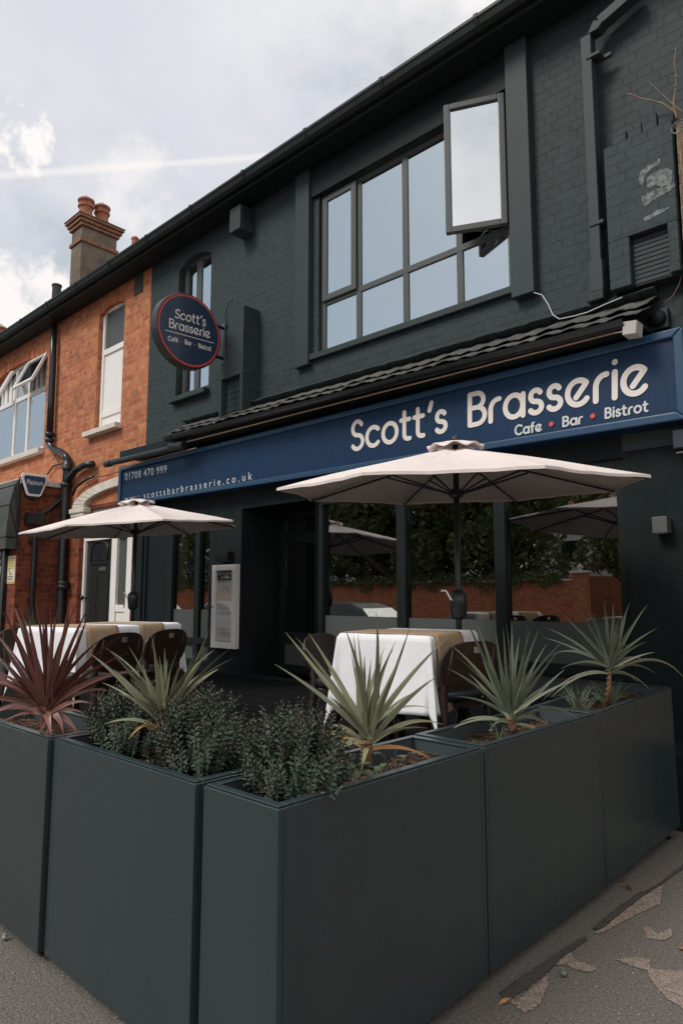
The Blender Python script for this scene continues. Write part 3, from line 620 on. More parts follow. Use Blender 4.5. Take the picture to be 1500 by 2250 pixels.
# small flag sticker in the window corner
fa, fb = at(1359, 1460, GY+.045), at(1373, 1480, GY+.045); mb = MB(); mb.box(fa.x, fb.x, GY+.046, GY+.048, fb.z, fa.z)
mb.mi = 1; zm = (fa.z+fb.z)/2; mb.box(fa.x, fb.x, GY+.044, GY+.0455, zm-.008, zm+.008)
mb.mi = 2; mb.box(fa.x+.004, fb.x-.004, GY+.044, GY+.0455, fa.z-.022, fa.z-.010); mb.build('sticker', [M['white'], M['red'], M['ink']], shw)
# left shop window
lz = fz; mb = MB(); lm = at(432, 1250, GY).x; lp = gx[372]; lfr = at(420, 1339, GY).z; lsl = at(430, 1408, GY).z
bars(mb, gx[313], gx[463], DK+.06, fz, GY, GY+.09, .07, [lp-.02, lm], [lsl], .11, .08); lsw = mb.build('shop_window', M['paint_dark'], bld, bevel=.004)
for a, b in ((lp+.035, lm-.055), (lm+.055, gx[463]-.07)):
    mb = MB(); mb.box(a, b, GY+.055, GY+.061, lfr, fz-.07); mb.build('pane', M['glass_shop'], lsw)
    mb = MB(); mb.box(a, b, GY+.05, GY+.061, lsl+.04, lfr-.001); mb.build('frosted_pane', M['film'], lsw)
    mb = MB(); mb.box(a, b, GY+.05, GY+.061, DK+.13, lsl-.04); mb.build('frosted_pane', M['film'], lsw)
mb = MB(); mb.box(gx[313]+.07, lp-.075, GY+.03, GY+.06, DK+.13, lsl-.04); mb.box(gx[313]+.07, lp-.075, GY+.03, GY+.06, lsl+.04, fz-.07); mb.build('blank_panel', M['navy'], lsw)
mb = MB()
for k in range(5): mb.tube([V(lp+.06+k*.035, GY+.14, lsl), V(lp+.06+k*.035, GY+.14, fz)], .022, 8)
mb.build('curtain', M['curtain'], lsw, smooth=True)
# recessed entrance
ry = atx(613, 1300, gx[530]).y
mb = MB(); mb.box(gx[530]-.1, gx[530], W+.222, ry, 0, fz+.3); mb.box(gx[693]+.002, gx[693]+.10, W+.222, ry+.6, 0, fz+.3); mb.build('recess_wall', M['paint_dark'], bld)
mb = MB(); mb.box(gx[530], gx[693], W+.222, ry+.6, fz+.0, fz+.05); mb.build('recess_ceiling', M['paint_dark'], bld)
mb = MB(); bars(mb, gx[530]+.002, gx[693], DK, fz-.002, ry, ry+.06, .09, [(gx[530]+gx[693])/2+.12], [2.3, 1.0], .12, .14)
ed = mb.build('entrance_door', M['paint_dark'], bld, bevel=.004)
dm = (gx[530]+gx[693])/2+.12
for a, b in ((gx[530]+.095, dm-.062), (dm+.062, gx[693]-.092)):
    mb = MB(); mb.box(a, b, ry+.03, ry+.036, 1.075, 2.225); mb.build('pane', M['glass_shop'], ed)
    mb = MB(); mb.box(a, b, ry+.028, ry+.036, DK+.095, .925); mb.build('frosted_pane', M['film'], ed)
    mb = MB(); mb.box(a, b, ry+.03, ry+.036, 2.375, fz-.095); mb.build('pane', M['glass_shop'], ed)
# dark rooms behind the glass
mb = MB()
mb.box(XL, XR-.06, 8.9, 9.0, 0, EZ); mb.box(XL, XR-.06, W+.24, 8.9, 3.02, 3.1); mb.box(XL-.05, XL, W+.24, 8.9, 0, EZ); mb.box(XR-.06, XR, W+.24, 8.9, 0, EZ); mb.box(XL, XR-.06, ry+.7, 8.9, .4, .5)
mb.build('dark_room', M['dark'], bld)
# terrace deck
mb = MB(); x = -9.3
while x < -2.2: mb.box(x, x+.14, 1.92, W-.004, 0.02, DK); x += .146
tag(mb.build('terrace_deck', M['deck']), kind='structure')
# ================================================================== FASCIA SIGN
SYF = 5.30
TL, BL, BR, TR = at(263, 1029, SYF), at(262, 1112, SYF), at(1506, 922, SYF), at(1506, 716.5, SYF)
TL.x = BL.x = (TL.x+BL.x)/2; TR.x = BR.x = (TR.x+BR.x)/2
sign = thing('fascia_sign', ((TL.x+TR.x)/2, SYF, BL.z), 'long navy fascia sign with cream Scott\'s Brasserie lettering above the shop window', 'shop sign')
def bl4(u, v): return (BL*(1-u)+BR*u)*(1-v) + (TL*(1-u)+TR*u)*v
LN = (BR.x-BL.x); e = .075; eu = e/LN
mb = MB(); mb.prism([bl4(0,0), bl4(1,0), bl4(1,1), bl4(0,1)], V(0, .19, 0)); mb.build('board', M['blue'], sign)
for px_ in (936, 1262):
    q_ = at(px_, 940, SYF); u_ = (q_.x-BL.x)/LN; a_, b_ = bl4(u_, .1), bl4(u_, .9); mb = MB(); mb.box(a_.x-.0015, a_.x+.0015, SYF-.0008, SYF-.0002, a_.z, b_.z); mb.build('board_joint', M['navy'], sign)
mb = MB(); Fr = V(0, -.028, 0)
ev0, ev1 = .095, .905
for q in ([(0,0),(1,0),(1-eu,ev0),(eu,ev0)], [(0,1),(eu,ev1),(1-eu,ev1),(1,1)], [(0,0),(eu,ev0),(eu,ev1),(0,1)], [(1,0),(1,1),(1-eu,ev1),(1-eu,ev0)]):
    mb.prism([bl4(*p)+V(0,-.001,0) for p in q], Fr)
mb.build('moulding', M['blue_trim'], sign, bevel=.012, seg=2)
def Q(pts, Y): return [at(x, y, Y) for x, y in pts]
TYp = SYF-.002; mb = MB()
stroke_text(mb, "Scott's", Q([(774,989),(979,946.5),(774,929),(979,879)], TYp), sw=.155, gap=.20)
mb.build('lettering', M['letter'], sign); mb = MB()
stroke_text(mb, "Brasserie", Q([(1032,935),(1420,860),(1032,868),(1420,772)], TYp), sw=.155, gap=.20)
mb.build('lettering', M['letter'], sign)
mb = MB()
stroke_text(mb, "Cafe", Q([(1132,956),(1189,946),(1132,936),(1189,925.5)], TYp), sw=.20, gap=.24)
mb.build('small_lettering', M['letter2'], sign); mb = MB()
stroke_text(mb, "Bar", Q([(1237,937),(1278,930),(1237,917),(1278,909)], TYp), sw=.20, gap=.24)
mb.build('small_lettering', M['letter2'], sign); mb = MB()
stroke_text(mb, "Bistrot", Q([(1330,919),(1422,903),(1330,898),(1422,880.5)], TYp), sw=.20, gap=.24)
mb.build('small_lettering', M['letter2'], sign)
for px, py in ((1211,932), (1302,914.5)): mb = MB(); c = at(px, py, TYp); mb.lathe(c+V(0,-.0055,0), [(.021,0), (.021,.004)], 16, Matrix.Rotation(math.pi/2, 3, 'X')); mb.build('red_dot', M['red'], sign)
def letters(txt, quad, spacing, name, m, parent):
    mb = MB(); font_text(mb, txt, quad, spacing=spacing); n = len(mb.v); par = list(range(n))
    def fd(i):
        while par[i] != i: par[i] = par[par[i]]; i = par[i]
        return i
    for f in mb.f:
        for q in f[1:]: par[fd(q)] = fd(f[0])
    isl = {}
    for f in mb.f: isl.setdefault(fd(f[0]), []).append(f)
    rng_ = sorted((min(mb.v[i][0] for f in fs for i in f), max(mb.v[i][0] for f in fs for i in f), fs) for fs in isl.values())
    out_ = []
    for a, b, fs in rng_:                                          # dots of i join their stems
        if out_ and a < out_[-1][1]-.004: out_[-1] = (out_[-1][0], max(b, out_[-1][1]), out_[-1][2]+fs)
        else: out_.append((a, b, fs))
    for _, _, fs in out_:
        o = MB(); ids = sorted({i for f in fs for i in f}); mp = {i: k for k, i in enumerate(ids)}; o.v = [mb.v[i] for i in ids]; o.f = [tuple(mp[i] for i in f) for f in fs]; o.m = [0]*len(fs); o.build(name, m, parent)
letters('01708 470 999', Q([(275.5,1056),(367,1038),(275.5,1040.5),(367,1021.5)], TYp), 1.12, 'digit', M['letter2'], sign)
letters('www.scottsbarbrasserie.co.uk', Q([(275,1103),(554,1053.5),(275,1090.5),(554,1036.5)], TYp), 1.55, 'letter', M['letter2'], sign)
# ================================================================== ROUND PROJECTING SIGN
pc = at(498, 752, 5.222); XD = pc.x; cc = atx(417, 727, XD); RD = (atx(488, 745, XD).y - atx(346, 700, XD).y)/2
rs = thing('projecting_sign', (XD-.06, W-.3, cc.z), 'round navy double-sided hanging sign with red ring, on a wall bracket beside the narrow window', 'hanging sign')
AXM = Matrix.Rotation(math.pi/2, 3, 'Y')
mb = MB(); mb.lathe((XD-.13, cc.y, cc.z), [(RD-.012, 0), (RD, .012), (RD, .118), (RD-.012, .13)], 64, AXM); mb.build('drum', M['disc_rim'], rs, smooth=False)
mb = MB(); mb.lathe((XD-.004, cc.y, cc.z), [(RD-.018, 0), (RD-.018, .006)], 64, AXM); mb.build('face', M['disc'], rs)
def ring(r0, r1, m, nm, lift):
    mb = MB(); n = 72; vs = []
    for k in range(n):
        a = 2*math.pi*k/n
        for r in (r0, r1): vs.append(V(XD+.0022+lift, cc.y+r*math.cos(a), cc.z+r*math.sin(a)))
    mb.add(vs, [(2*k, 2*k+1, (2*k+3) % (2*n), (2*k+2) % (2*n)) for k in range(n)]); mb.build(nm, m, rs)
ring(RD*.905, RD*.945, M['red'], 'red_ring', .001); ring(RD*.955, RD*.992-.012, M['red_dark'], 'maroon_ring', .001)
def QX(pts): return [atx(x, y, XD+.0025) for x, y in pts]
mb = MB(); NX = V(1, 0, 0)
stroke_text(mb, "Scott's", QX([(384.5,697.5),(451,716.5),(387,679),(452,697)]), sw=.13, gap=.19, nrm=NX, depth=.002)
mb.build('lettering', M['letter'], rs); mb = MB()
stroke_text(mb, "Brasserie", QX([(373,718.5),(461,743),(373,700),(461,723)]), sw=.13, gap=.19, nrm=NX, depth=.002)
mb.build('lettering', M['letter'], rs); mb = MB()
la_, lb_ = atx(362.6, 725.7, XD+.004), atx(469.9, 754.8, XD+.004); mb.prism([la_, lb_, lb_+V(0,0,.008), la_+V(0,0,.008)], V(.002, 0, 0))
mb.build('rule_line', M['letter'], rs); mb = MB()
stroke_text(mb, "Café", QX([(369.5,747.5),(391,752),(369.5,738.5),(391,742.5)]), sw=.17, gap=.24, nrm=NX, depth=.002)
mb.build('lettering', M['letter'], rs); mb = MB()
stroke_text(mb, "Bar", QX([(407,756),(420.5,759.5),(407,746.5),(420.5,750)]), sw=.17, gap=.24, nrm=NX, depth=.002)
mb.build('lettering', M['letter'], rs); mb = MB()
stroke_text(mb, "Bistrot", QX([(437,764),(463.5,771.5),(437,755),(463.5,762)]), sw=.17, gap=.24, nrm=NX, depth=.002)
mb.build('lettering', M['letter'], rs)
for px, py in ((398.4,749.5), (428.3,757.8)): mb = MB(); mb.lathe(atx(px, py, XD+.0035), [(.010, 0), (.010, .003)], 10, AXM); mb.build('red_dot', M['red'], rs)
mb = MB(); z0, z1 = at(498, 797, 5.22).z, at(498, 708, 5.22).z
mb.box(XD-.10, XD-.02, 5.212, 5.2225, z0, z1); mb.build('wall_plate', M['tin'], rs, bevel=.002)
mb = MB()
for z in (z0+.07, z1-.07): mb = MB(); mb.tube([V(XD-.06, cc.y+.25, z), V(XD-.06, 5.214, z)], .02, 10); mb.build('bracket_arm', M['black'], rs, smooth=True)
mb = MB(); mb.tube([V(XD-.015, cc.y+.36, z0+.12), V(XD-.01, 5.13, z0+.04), V(XD-.01, 5.19, z0+.12), V(XD-.015, 5.205, z1-.1), V(XD-.02, 5.21, z1+.12), V(XD+.06, 5.20, z1+.24), V(XD+.16, 5.2, z1+.26), V(XD+.22, 5.21, z1+.2)], .006, 6); mb.build('cable', M['black'], rs, smooth=True)
# ================================================================== THINGS ON THE FRONT
m0, m1 = at(466, 1242, 5.42), at(514, 1427, 5.42)
mc = thing('menu_case', ((m0.x+m1.x)/2, W-.05, m1.z), 'tall pale grey menu case headed Restaurant & Bar on the dark pillar', 'menu board')
mb = MB(); fw = .075; bars(mb, m0.x, m1.x, m1.z, m0.z, 5.42, W-.002, fw); mb.build('frame', M['menu_frame'], mc, bevel=.006)
mb = MB(); mb.box(m0.x+fw, m1.x-fw, 5.46, W-.004, m1.z+fw, m0.z-fw); mb.build('back_board', M['cream'], mc)
hz = m0.z-fw-.125
mb = MB(); mb.box(m0.x+fw+.001, m1.x-fw-.001, 5.453, 5.459, hz, m0.z-fw-.001); mb.build('header', M['ink'], mc)
ax, bx = m0.x+fw+.012, m1.x-fw-.012
mb = MB(); font_text(mb, 'RESTAURANT', [V(ax,5.452,hz+.072), V(bx,5.452,hz+.072), V(ax,5.452,hz+.105), V(bx,5.452,hz+.105)], off=.001)
mq = (bx-ax)*.24; font_text(mb, '& BAR', [V(ax+mq,5.452,hz+.02), V(bx-mq,5.452,hz+.02), V(ax+mq,5.452,hz+.053), V(bx-mq,5.452,hz+.053)], off=.001); mb.build('header_lettering', M['letter'], mc)
mb = MB(); mb.box(ax, bx, 5.455, 5.459, m1.z+fw+.02, hz-.03); mb.build('menu_sheet', M['net'], mc)
mb = MB(); z = hz-.30
while z > m1.z+fw+.06:
    if rnd() > .12: wq = U(.55, .95)*(bx-ax)/2; xm_ = (ax+bx)/2; mb.box(xm_-wq, xm_+wq, 5.4535, 5.4545, z, z+.005)
    z -= .0155
for i in range(22):
    t = math.pi*i/22; t2 = math.pi*(i+1)/22; r_ = .085
    for rr in (r_, r_*.8): mb.quad(*[V((ax+bx)/2+q*math.cos(tt), 5.4535, hz-.17+q*1.1*math.sin(tt)) for q, tt in ((rr, t), (rr, t2), (rr-.006, t2), (rr-.006, t))])
mb.build('menu_print', M['ink_grey'], mc)
mb = MB(); mb.box(m0.x+fw, m1.x-fw, 5.436, 5.440, m1.z+fw, m0.z-fw); mb.build('pane', M['glass_case'], mc)
mb = MB(); mb.lathe((m0.x+.03, 5.419, m1.z+.52), [(.012,0),(.012,.006)], 10, Matrix.Rotation(math.pi/2, 3, 'X')); mb.build('lock', M['ink'], mc)
def wall_light(x0, y0, x1, y1, Yf, label, m='tin'):
    a, b = at(x0, y0, Yf), at(x1, y1, Yf)
    t = thing('wall_light', ((a.x+b.x)/2, W, b.z), label, 'wall light', 'square up-and-down wall lights')
    mb = MB(); mb.box(a.x, b.x, Yf, W-.012, b.z, a.z); mb.build('housing', M[m], t, bevel=.004)
    mb = MB(); mb.box(a.x+.01, b.x-.01, W-.011, W-.001, b.z+.01, a.z-.01); mb.build('back_plate', M['black'], t)
    mb = MB(); mb.box(a.x+.02, b.x-.02, Yf+.02, W-.03, b.z-.003, b.z-.0005); mb.build('lens', M['lamp'], t)
wall_light(1430, 1136, 1465, 1170, 5.38, 'square grey wall light on the dark render right of the shop window')
wall_light(474, 1213, 500, 1233, 5.40, 'square dark wall light on the pillar directly above the menu case', 'paint_dark')
a, b = at(1474, 944, 5.36), at(1516, 983, 5.36)
fl = thing('floodlight', (a.x, W, b.z), 'small dark floodlight under the sign at the right end of the wall', 'floodlight')
mb = MB(); mb.box(a.x, b.x, 5.36, 5.43, b.z, a.z); mb.build('housing', M['black'], fl, bevel=.008)
mb = MB(); mb.box(a.x+.012, b.x-.012, 5.354, 5.359, b.z+.012, a.z-.012); mb.build('lens', M['car_glass'], fl)
mb = MB(); mb.box(a.x+.02, b.x-.02, 5.37, W-.001, b.z-.03, b.z-.018); mb.build('bracket', M['tin'], fl)
a = at(1445, 700, W-.05)
bk = thing('bulkhead_light', (a.x, W, a.z), 'domed dark bulkhead fitting under the canopy end, above the sign', 'bulkhead light')
mb = MB(); mb.box(a.x-.07, a.x+.075, 5.44, W-.002, a.z-.09, a.z+.075); mb.build('base', M['paint'], bk, bevel=.012)
mb = MB(); mb.ball((a.x, 5.435, a.z-.005), .065, 16, (1, .8, 1.05)); mb.build('dome', M['paint_dark'], bk, smooth=True)
a, b = at(1369, 706, 5.06), at(1401, 738, 5.06)
ps = thing('power_supply_box', (a.x, W, b.z), 'small pale metal junction box at the canopy end with a white cable', 'junction box')
mb = MB(); Mr = Matrix.Translation(((a+b)/2)) @ Matrix.Rotation(.12, 4, 'Y'); mb.box(-.05, .05, -.03, .10, -.05, .05, Mr); mb.build('case', M['ink_grey'], ps, bevel=.003)
mb = MB(); mb.tube(bez((a+b)/2+V(-.05,0,-.0), at(1371,728,5.06), at(1350,731,5.10), 8), .006, 6); mb.build('cable', M['white'], ps, smooth=True)
wc = MB(); pts = [at(x, y, yy) for x, y, yy in ((1172,643,5.38),(1190,648,5.36),(1203,668,5.3),(1214,692,5.2),(1228,701,5.06),(1262,694,5.04),(1290,686,5.04),(1330,668,5.05),(1366,653,5.06))]
sm = [p for i in range(len(pts)-1) for p in [pts[i].lerp(pts[i+1], t/3) for t in range(3)]] + [pts[-1]]
wc.tube(sm, .004, 6); tag(wc.build('loose_cable', M['letter2'], smooth=True), 'loose pale cable trailing from the window board onto the canopy tiles', 'cable')
# dead creeper on the right-hand wall
cr_ = thing('dead_creeper', at(1490, 300, 5.27), 'bare brown dead creeper twigs clinging to the dark upper wall', 'creeper')
mb = MB()
def twig(pts, r0, r1, Y=5.27):
    P = [at(x, y, Y) + V(0, U(-.015, .015), 0) for x, y in pts]; o = []
    for i in range(len(P)-1): o += [P[i].lerp(P[i+1], t/3) for t in range(3)]
    o.append(P[-1]); mb.tube(o, [r0+(r1-r0)*i/(len(o)-1) for i in range(len(o))], 6)
twig([(1487,262),(1481,242),(1478,224),(1482,195),(1483,165),(1481,140),(1484,108)], .010, .004)
twig([(1484,250),(1470,236),(1452,226),(1428,221),(1402,214),(1384,207),(1376,207)], .008, .004)
twig([(1502,250),(1480,232),(1452,205),(1424,178)], .005, .002)
twig([(1490,300),(1493,330),(1497,370),(1503,420)], .012, .008)
mb.build('stem', M['twig'], cr_, smooth=True); mb = MB()
twig([(1500,590),(1492,625),(1476,650),(1458,667)], .005, .002, 5.4); mb.build('loose_twig', M['twig'], cr_, smooth=True)
mb = MB()
for k in range(3):
    c = at(1486, 284, 5.25); rr = .032+.012*k
    mb.tube([c + V(rr*math.cos(t)+.01*k, -.01*k, rr*.9*math.sin(t)) for t in [2*math.pi*i/20 for i in range(20)]], .004, 5)
for x, y in ((1484,108),(1484,168),(1482,190),(1380,208),(1427,220)): c = at(x, y, 5.25); mb.ball(c, .014, 6, (1, .6, .8))
mb.build('tendrils', M['scuff'], cr_, smooth=True)
# ================================================================== RIGHT-HAND NEIGHBOUR (reflected in the planters)
rb = thing('corner_building', (1.5, W, 0), 'crumbling brown brick building joining the dark painted wall at the right', 'building')
mb = MB(); wall(mb, XR+.012, 7.5, 0, at(1488, 268, 5.34).z, [(.4, 1.6, 1.0, 2.3)], Y=5.34, th=.155); zr_ = at(1488, 268, 5.34).z; mb.box(.56, 7.48, W+.25, 10, zr_-.3, zr_-.1); mb.box(7.3, 7.499, 5.496, 10, 0, zr_-.301)
mb.build('wall', M['oldbrick'], rb)
mb = MB(); bars(mb, .4, 1.6, 1.0, 2.3, 5.42, 5.48, .07, [1.0]); wn_ = mb.build('window', M['white'], rb)
mb = MB(); mb.box(.47, 1.53, 5.455, 5.46, 1.07, 2.23); mb.build('pane', M['glass_n'], wn_)
# ================================================================== LEFT-HAND BRICK HOUSE
nb = thing('brick_house', (-12.5, W, 0), 'orange brick terraced house with white framed windows and a black front door', 'house')
NX1 = XL - .004; XX = -12.07
bw = [at(219, 700, W).x, at(274, 700, W).x]; bwz0 = at(222, 948, W).z; bwz1 = at(250, 664, W).z
cw = [-16.0, at(105, 800, W).x]; cwz0 = at(104, 985, W).z; cwz1 = at(106, 762, W).z
az = at(262, 1046, W)
dx0, dx1 = at(175, 1180, W).x, at(291, 1180, W).x
mb = MB(); spz = at(160, 1132, W).z
wall(mb, -16.2, NX1, 3.06, EZ, [(bw[0], bw[1], bwz0, bwz1), (cw[0], cw[1], cwz0, cwz1)], th=.18)
mb.build('wall', M['orange_brick'], nb)
mb = MB(); wall(mb, XX, -9.56, 0, 3.056, [(dx0, dx1, 0.3, 3.0)], Y=W+.004, th=.18); mb.build('lower_wall', M['red_brick'], nb)
def arch_over(x0, x1, zs, zc, thick, Yf, m, name, parent, m2=None, dp=.06, fill=True):
    n = 14; mb = MB(); f2 = MB()
    def zz(t): return zs + (zc-zs)*(1-t*t)
    for i in range(n):
        t0, t1 = 2*i/n-1, 2*(i+1)/n-1; a, b = x0+(x1-x0)*i/n, x0+(x1-x0)*(i+1)/n
        mb.prism([V(a, Yf, zz(t0)), V(b, Yf, zz(t1)), V(b+.0*thick, Yf, zz(t1)+thick), V(a, Yf, zz(t0)+thick)], V(0, dp, 0))
    return mb.build(name, m, parent)
arch_over(bw[0]-.002, bw[1]+.002, bwz1-.11, bwz1-.02, .19, W-.003, M['orange_soldier'], 'brick_arch', nb, dp=.17)
arch_over(cw[0], cw[1]+.002, cwz1-.20, cwz1-.03, .19, W-.003, M['orange_soldier'], 'brick_arch', nb, dp=.17)
# tall window
WY = W + .07; mb = MB(); trz = at(230, 775, WY).z; lowz = at(225, 912, WY).z
bars(mb, bw[0]+.004, bw[1]-.004, bwz0+.03, bwz1, WY, WY+.07, .075, [], [trz, lowz], .07, .10); w1 = mb.build('tall_window', M['white'], nb, bevel=.006)
mb = MB(); mb.box(bw[0]+.08, bw[1]-.08, WY+.035, WY+.045, trz+.05, bwz1-.075); mb.build('pane', M['obscure'], w1)
mb = MB(); mb.box(bw[0]+.08, bw[1]-.08, WY+.030, WY+.045, lowz+.05, trz-.05); mb.build('blind', M['net'], w1)
mb = MB(); mb.box(bw[0]+.08, bw[1]-.08, WY+.025, WY+.045, bwz0+.105, lowz-.05); mb.build('infill_panel', M['white'], w1)
mb = MB(); mb.box(bw[0]-.2, bw[1]+.06, 5.37, WY+.04, bwz0-.06, bwz0+.028); mb.build('window_sill', M['cream'], nb, bevel=.008)
# casement window at the frame edge
mb = MB(); v1, v2, v3 = at(16, 850, WY).x, at(36, 840, WY).x, at(64, 850, WY).x; ctr = at(70, 865, WY).z
bars(mb, cw[0]+.004, cw[1]-.004, cwz0+.03, cwz1, WY, WY+.07, .08, [v2, v3], [ctr], .08, .09); w2 = mb.build('casement_window', M['white'], nb, bevel=.006)
xs = [cw[0]+.085, v2-.042, v2+.042, v3-.042, v3+.042, cw[1]-.085]
for i in (0, 2, 4):
    mb = MB(); mb.box(xs[i], xs[i+1], WY+.03, WY+.036, cwz0+.112, ctr-.046); mb.build('pane', M['glass_n'], w2)
    if i == 2: mb = MB(); mb.box(xs[i], xs[i+1], WY+.03, WY+.036, ctr+.046, cwz1-.08); mb.build('pane', M['glass_n'], w2)
    else:                                                          # top-hung vents pushed open
        Mv = Matrix.Translation((0, WY-.02, cwz1-.10)) @ Matrix.Rotation(math.radians(-24), 4, 'X'); hgt = cwz1-.10-ctr+.02
        fr_ = MB(); x0_, x1_ = (xs[i]+ (.9 if i == 0 else -.02)), xs[i+1]+.02
        for q in ((x0_, x0_+.06, -hgt, 0), (x1_-.06, x1_, -hgt, 0), (x0_+.06, x1_-.06, -hgt, -hgt+.06), (x0_+.06, x1_-.06, -.06, 0)): fr_.box(q[0], q[1], -.05, 0, q[2], q[3], Mv)
        fr_.build('open_vent', M['white'], w2, bevel=.006)
        mb = MB(); mb.box(x0_+.06, x1_-.06, -.028, -.022, -hgt+.06, -.06, Mv); mb.build('pane', M['glass_n'], w2)
mb = MB()
for k in range(16): x = xs[0]+k*.23; mb.tube([V(x, W+.24, cwz0+.1), V(x+U(-.02,.02), W+.24, cwz1)], .06, 8)
mb.build('net_curtain', M['net'], w2, smooth=True)
mb = MB(); mb.box(cw[0], cw[1]+.05, 5.38, WY+.04, cwz0-.075, cwz0+.028); mb.build('window_sill', M['cream'], nb, bevel=.008)
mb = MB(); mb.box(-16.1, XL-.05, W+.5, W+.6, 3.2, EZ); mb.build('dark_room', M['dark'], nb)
# air brick and party line
a, b = at(296, 608, W-.012), at(313, 640, W-.012); mb = MB(); mb.box(a.x, b.x, W-.012, W-.002, b.z, a.z)
for k in range(5): z = b.z+.02+k*(a.z-b.z-.03)/5; mb.box(a.x+.02, b.x-.02, W-.02, W-.0125, z, z+.02)
mb.build('air_brick', M['ink'], nb)
# white arch over the door, with imposts
mb = MB(); n = 18; ax0, ax1 = at(158, 1110, 5.40).x, XL-.05; cxm = at(275, 1060, 5.40).x; ro = cxm-ax0; zb = at(158, 1118, 5.40).z; zt = at(262, 1046, 5.40).z; ri = ro-.30
k_ = (zt-zb)/ro*1.02
for i in range(n):
    t0, t1 = math.pi*i/n, math.pi*(i+1)/n
    def ap(r, t, q): return V(cxm-r*math.cos(t), 5.40, zb+q*math.sin(t))
    ri_ = ro-.42; qi = (zt-zb)*.62
    mb.prism([ap(ro,t0,(zt-zb)), ap(ro,t1-.008,(zt-zb)), ap(ri_,t1-.008,qi), ap(ri_,t0,qi)], V(0, .11, 0))
mb.build('door_arch', M['cream'], nb, bevel=.01)
c = at(178, 1137, 5.42); mb = MB(); mb.box(ax0-.05, ax0+.5, 5.37, 5.52, zb-.10, zb-.008); mb.box(ax0-.02, ax0+.45, 5.39, 5.52, zb-.17, zb-.102); mb.build('impost', M['cream'], nb, bevel=.02)
mb = MB(); mb.box(dx0, dx1, W+.06, W+.10, at(230, 1166, W).z, zt); mb.build('fanlight_panel', M['cream'], nb)
# door set
DYF = W + .10; dtz = at(230, 1170, W).z
dl, dr = at(188, 1250, DYF).x, at(246, 1250, DYF).x; s0, s1 = at(258, 1250, DYF).x, at(280, 1250, DYF).x
mb = MB(); mb.box(dx0, dl, DYF-.02, DYF+.08, .3, dtz); mb.box(dr, s0, DYF-.02, DYF+.08, .3, dtz); mb.box(s1, dx1, DYF-.02, DYF+.08, .3, dtz)
sb = at(268, 1332, DYF).z; mb.box(dx0, dx1, DYF-.016, DYF+.08, dtz-.10, dtz+.002)
mb.box(s0, s1, DYF-.01, DYF+.06, sb-.09, sb+.02); mb.box(s0, s1, DYF+.01, DYF+.06, .3, sb-.1); mb.build('door_frame', M['white'], nb, bevel=.006)
mb = MB(); mb.box(s0+.002, s1-.002, DYF+.03, DYF+.05, sb+.022, dtz-.102); mb.build('sidelight', M['obscure'], nb)
mb = MB(); mb.box(dl+.004, dr-.004, DYF+.02, DYF+.06, .45, dtz-.104)
dwm = (dl+dr)/2; hw = (dr-dl)/2
for s_ in (-1, 1):
    xx = dwm + s_*hw*.42; mb.box(xx-hw*.28, xx+hw*.28, DYF+.008, DYF+.0195, .75, at(220, 1262, DYF).z)
mb.box(dwm-hw*.62, dwm+hw*.62, DYF+.002, DYF+.0195, at(220, 1236, DYF).z-.03, at(220, 1236, DYF).z+.01)
dd = mb.build('front_door', M['door_black'], nb, bevel=.01)
zp0, zp1 = at(220, 1232, DYF).z, at(220, 1206, DYF).z; pts = [V(dwm-hw*.55, DYF+.012, zp0), V(dwm+hw*.55, DYF+.012, zp0)] + [V(dwm+hw*.55*math.cos(t), DYF+.012, zp1+.10*math.sin(t)) for t in [math.pi*i/10 for i in range(11)]]
mb = MB(); mb.prism(pts, V(0, .006, 0)); mb.build('door_pane', M['car_glass'], dd)
mb = MB(); mb.tube([V(dwm-hw*.62, DYF+.01, zp0)] + [V(dwm+hw*.62*-math.cos(t), DYF+.01, zp1+.13*math.sin(t)) for t in [math.pi*i/12 for i in range(13)]] + [V(dwm+hw*.62, DYF+.01, zp0)], .016, 6); mb.build('pane_moulding', M['door_black'], dd, smooth=True)
a = at(224, 1250, DYF); mb = MB(); mb.box(a.x-.11, a.x+.11, DYF+.008, DYF+.019, a.z-.03, a.z+.03); mb.build('letterbox', M['tin'], dd, bevel=.004)
a = at(180, 1313, DYF-.03); mb = MB(); mb.ball(a, .04, 10); mb.tube([a, a+V(.1, .05, 0)], .012, 6); mb.build('door_knob', M['black'], dd, smooth=True)
a = at(274, 1331, DYF-.012); mb = MB(); font_text(mb, '91', [a+V(-.05,0,-.04), a+V(.05,0,-.04), a+V(-.05,0,.04), a+V(.05,0,.04)], off=.002); mb.build('house_number', M['ink'], nb)
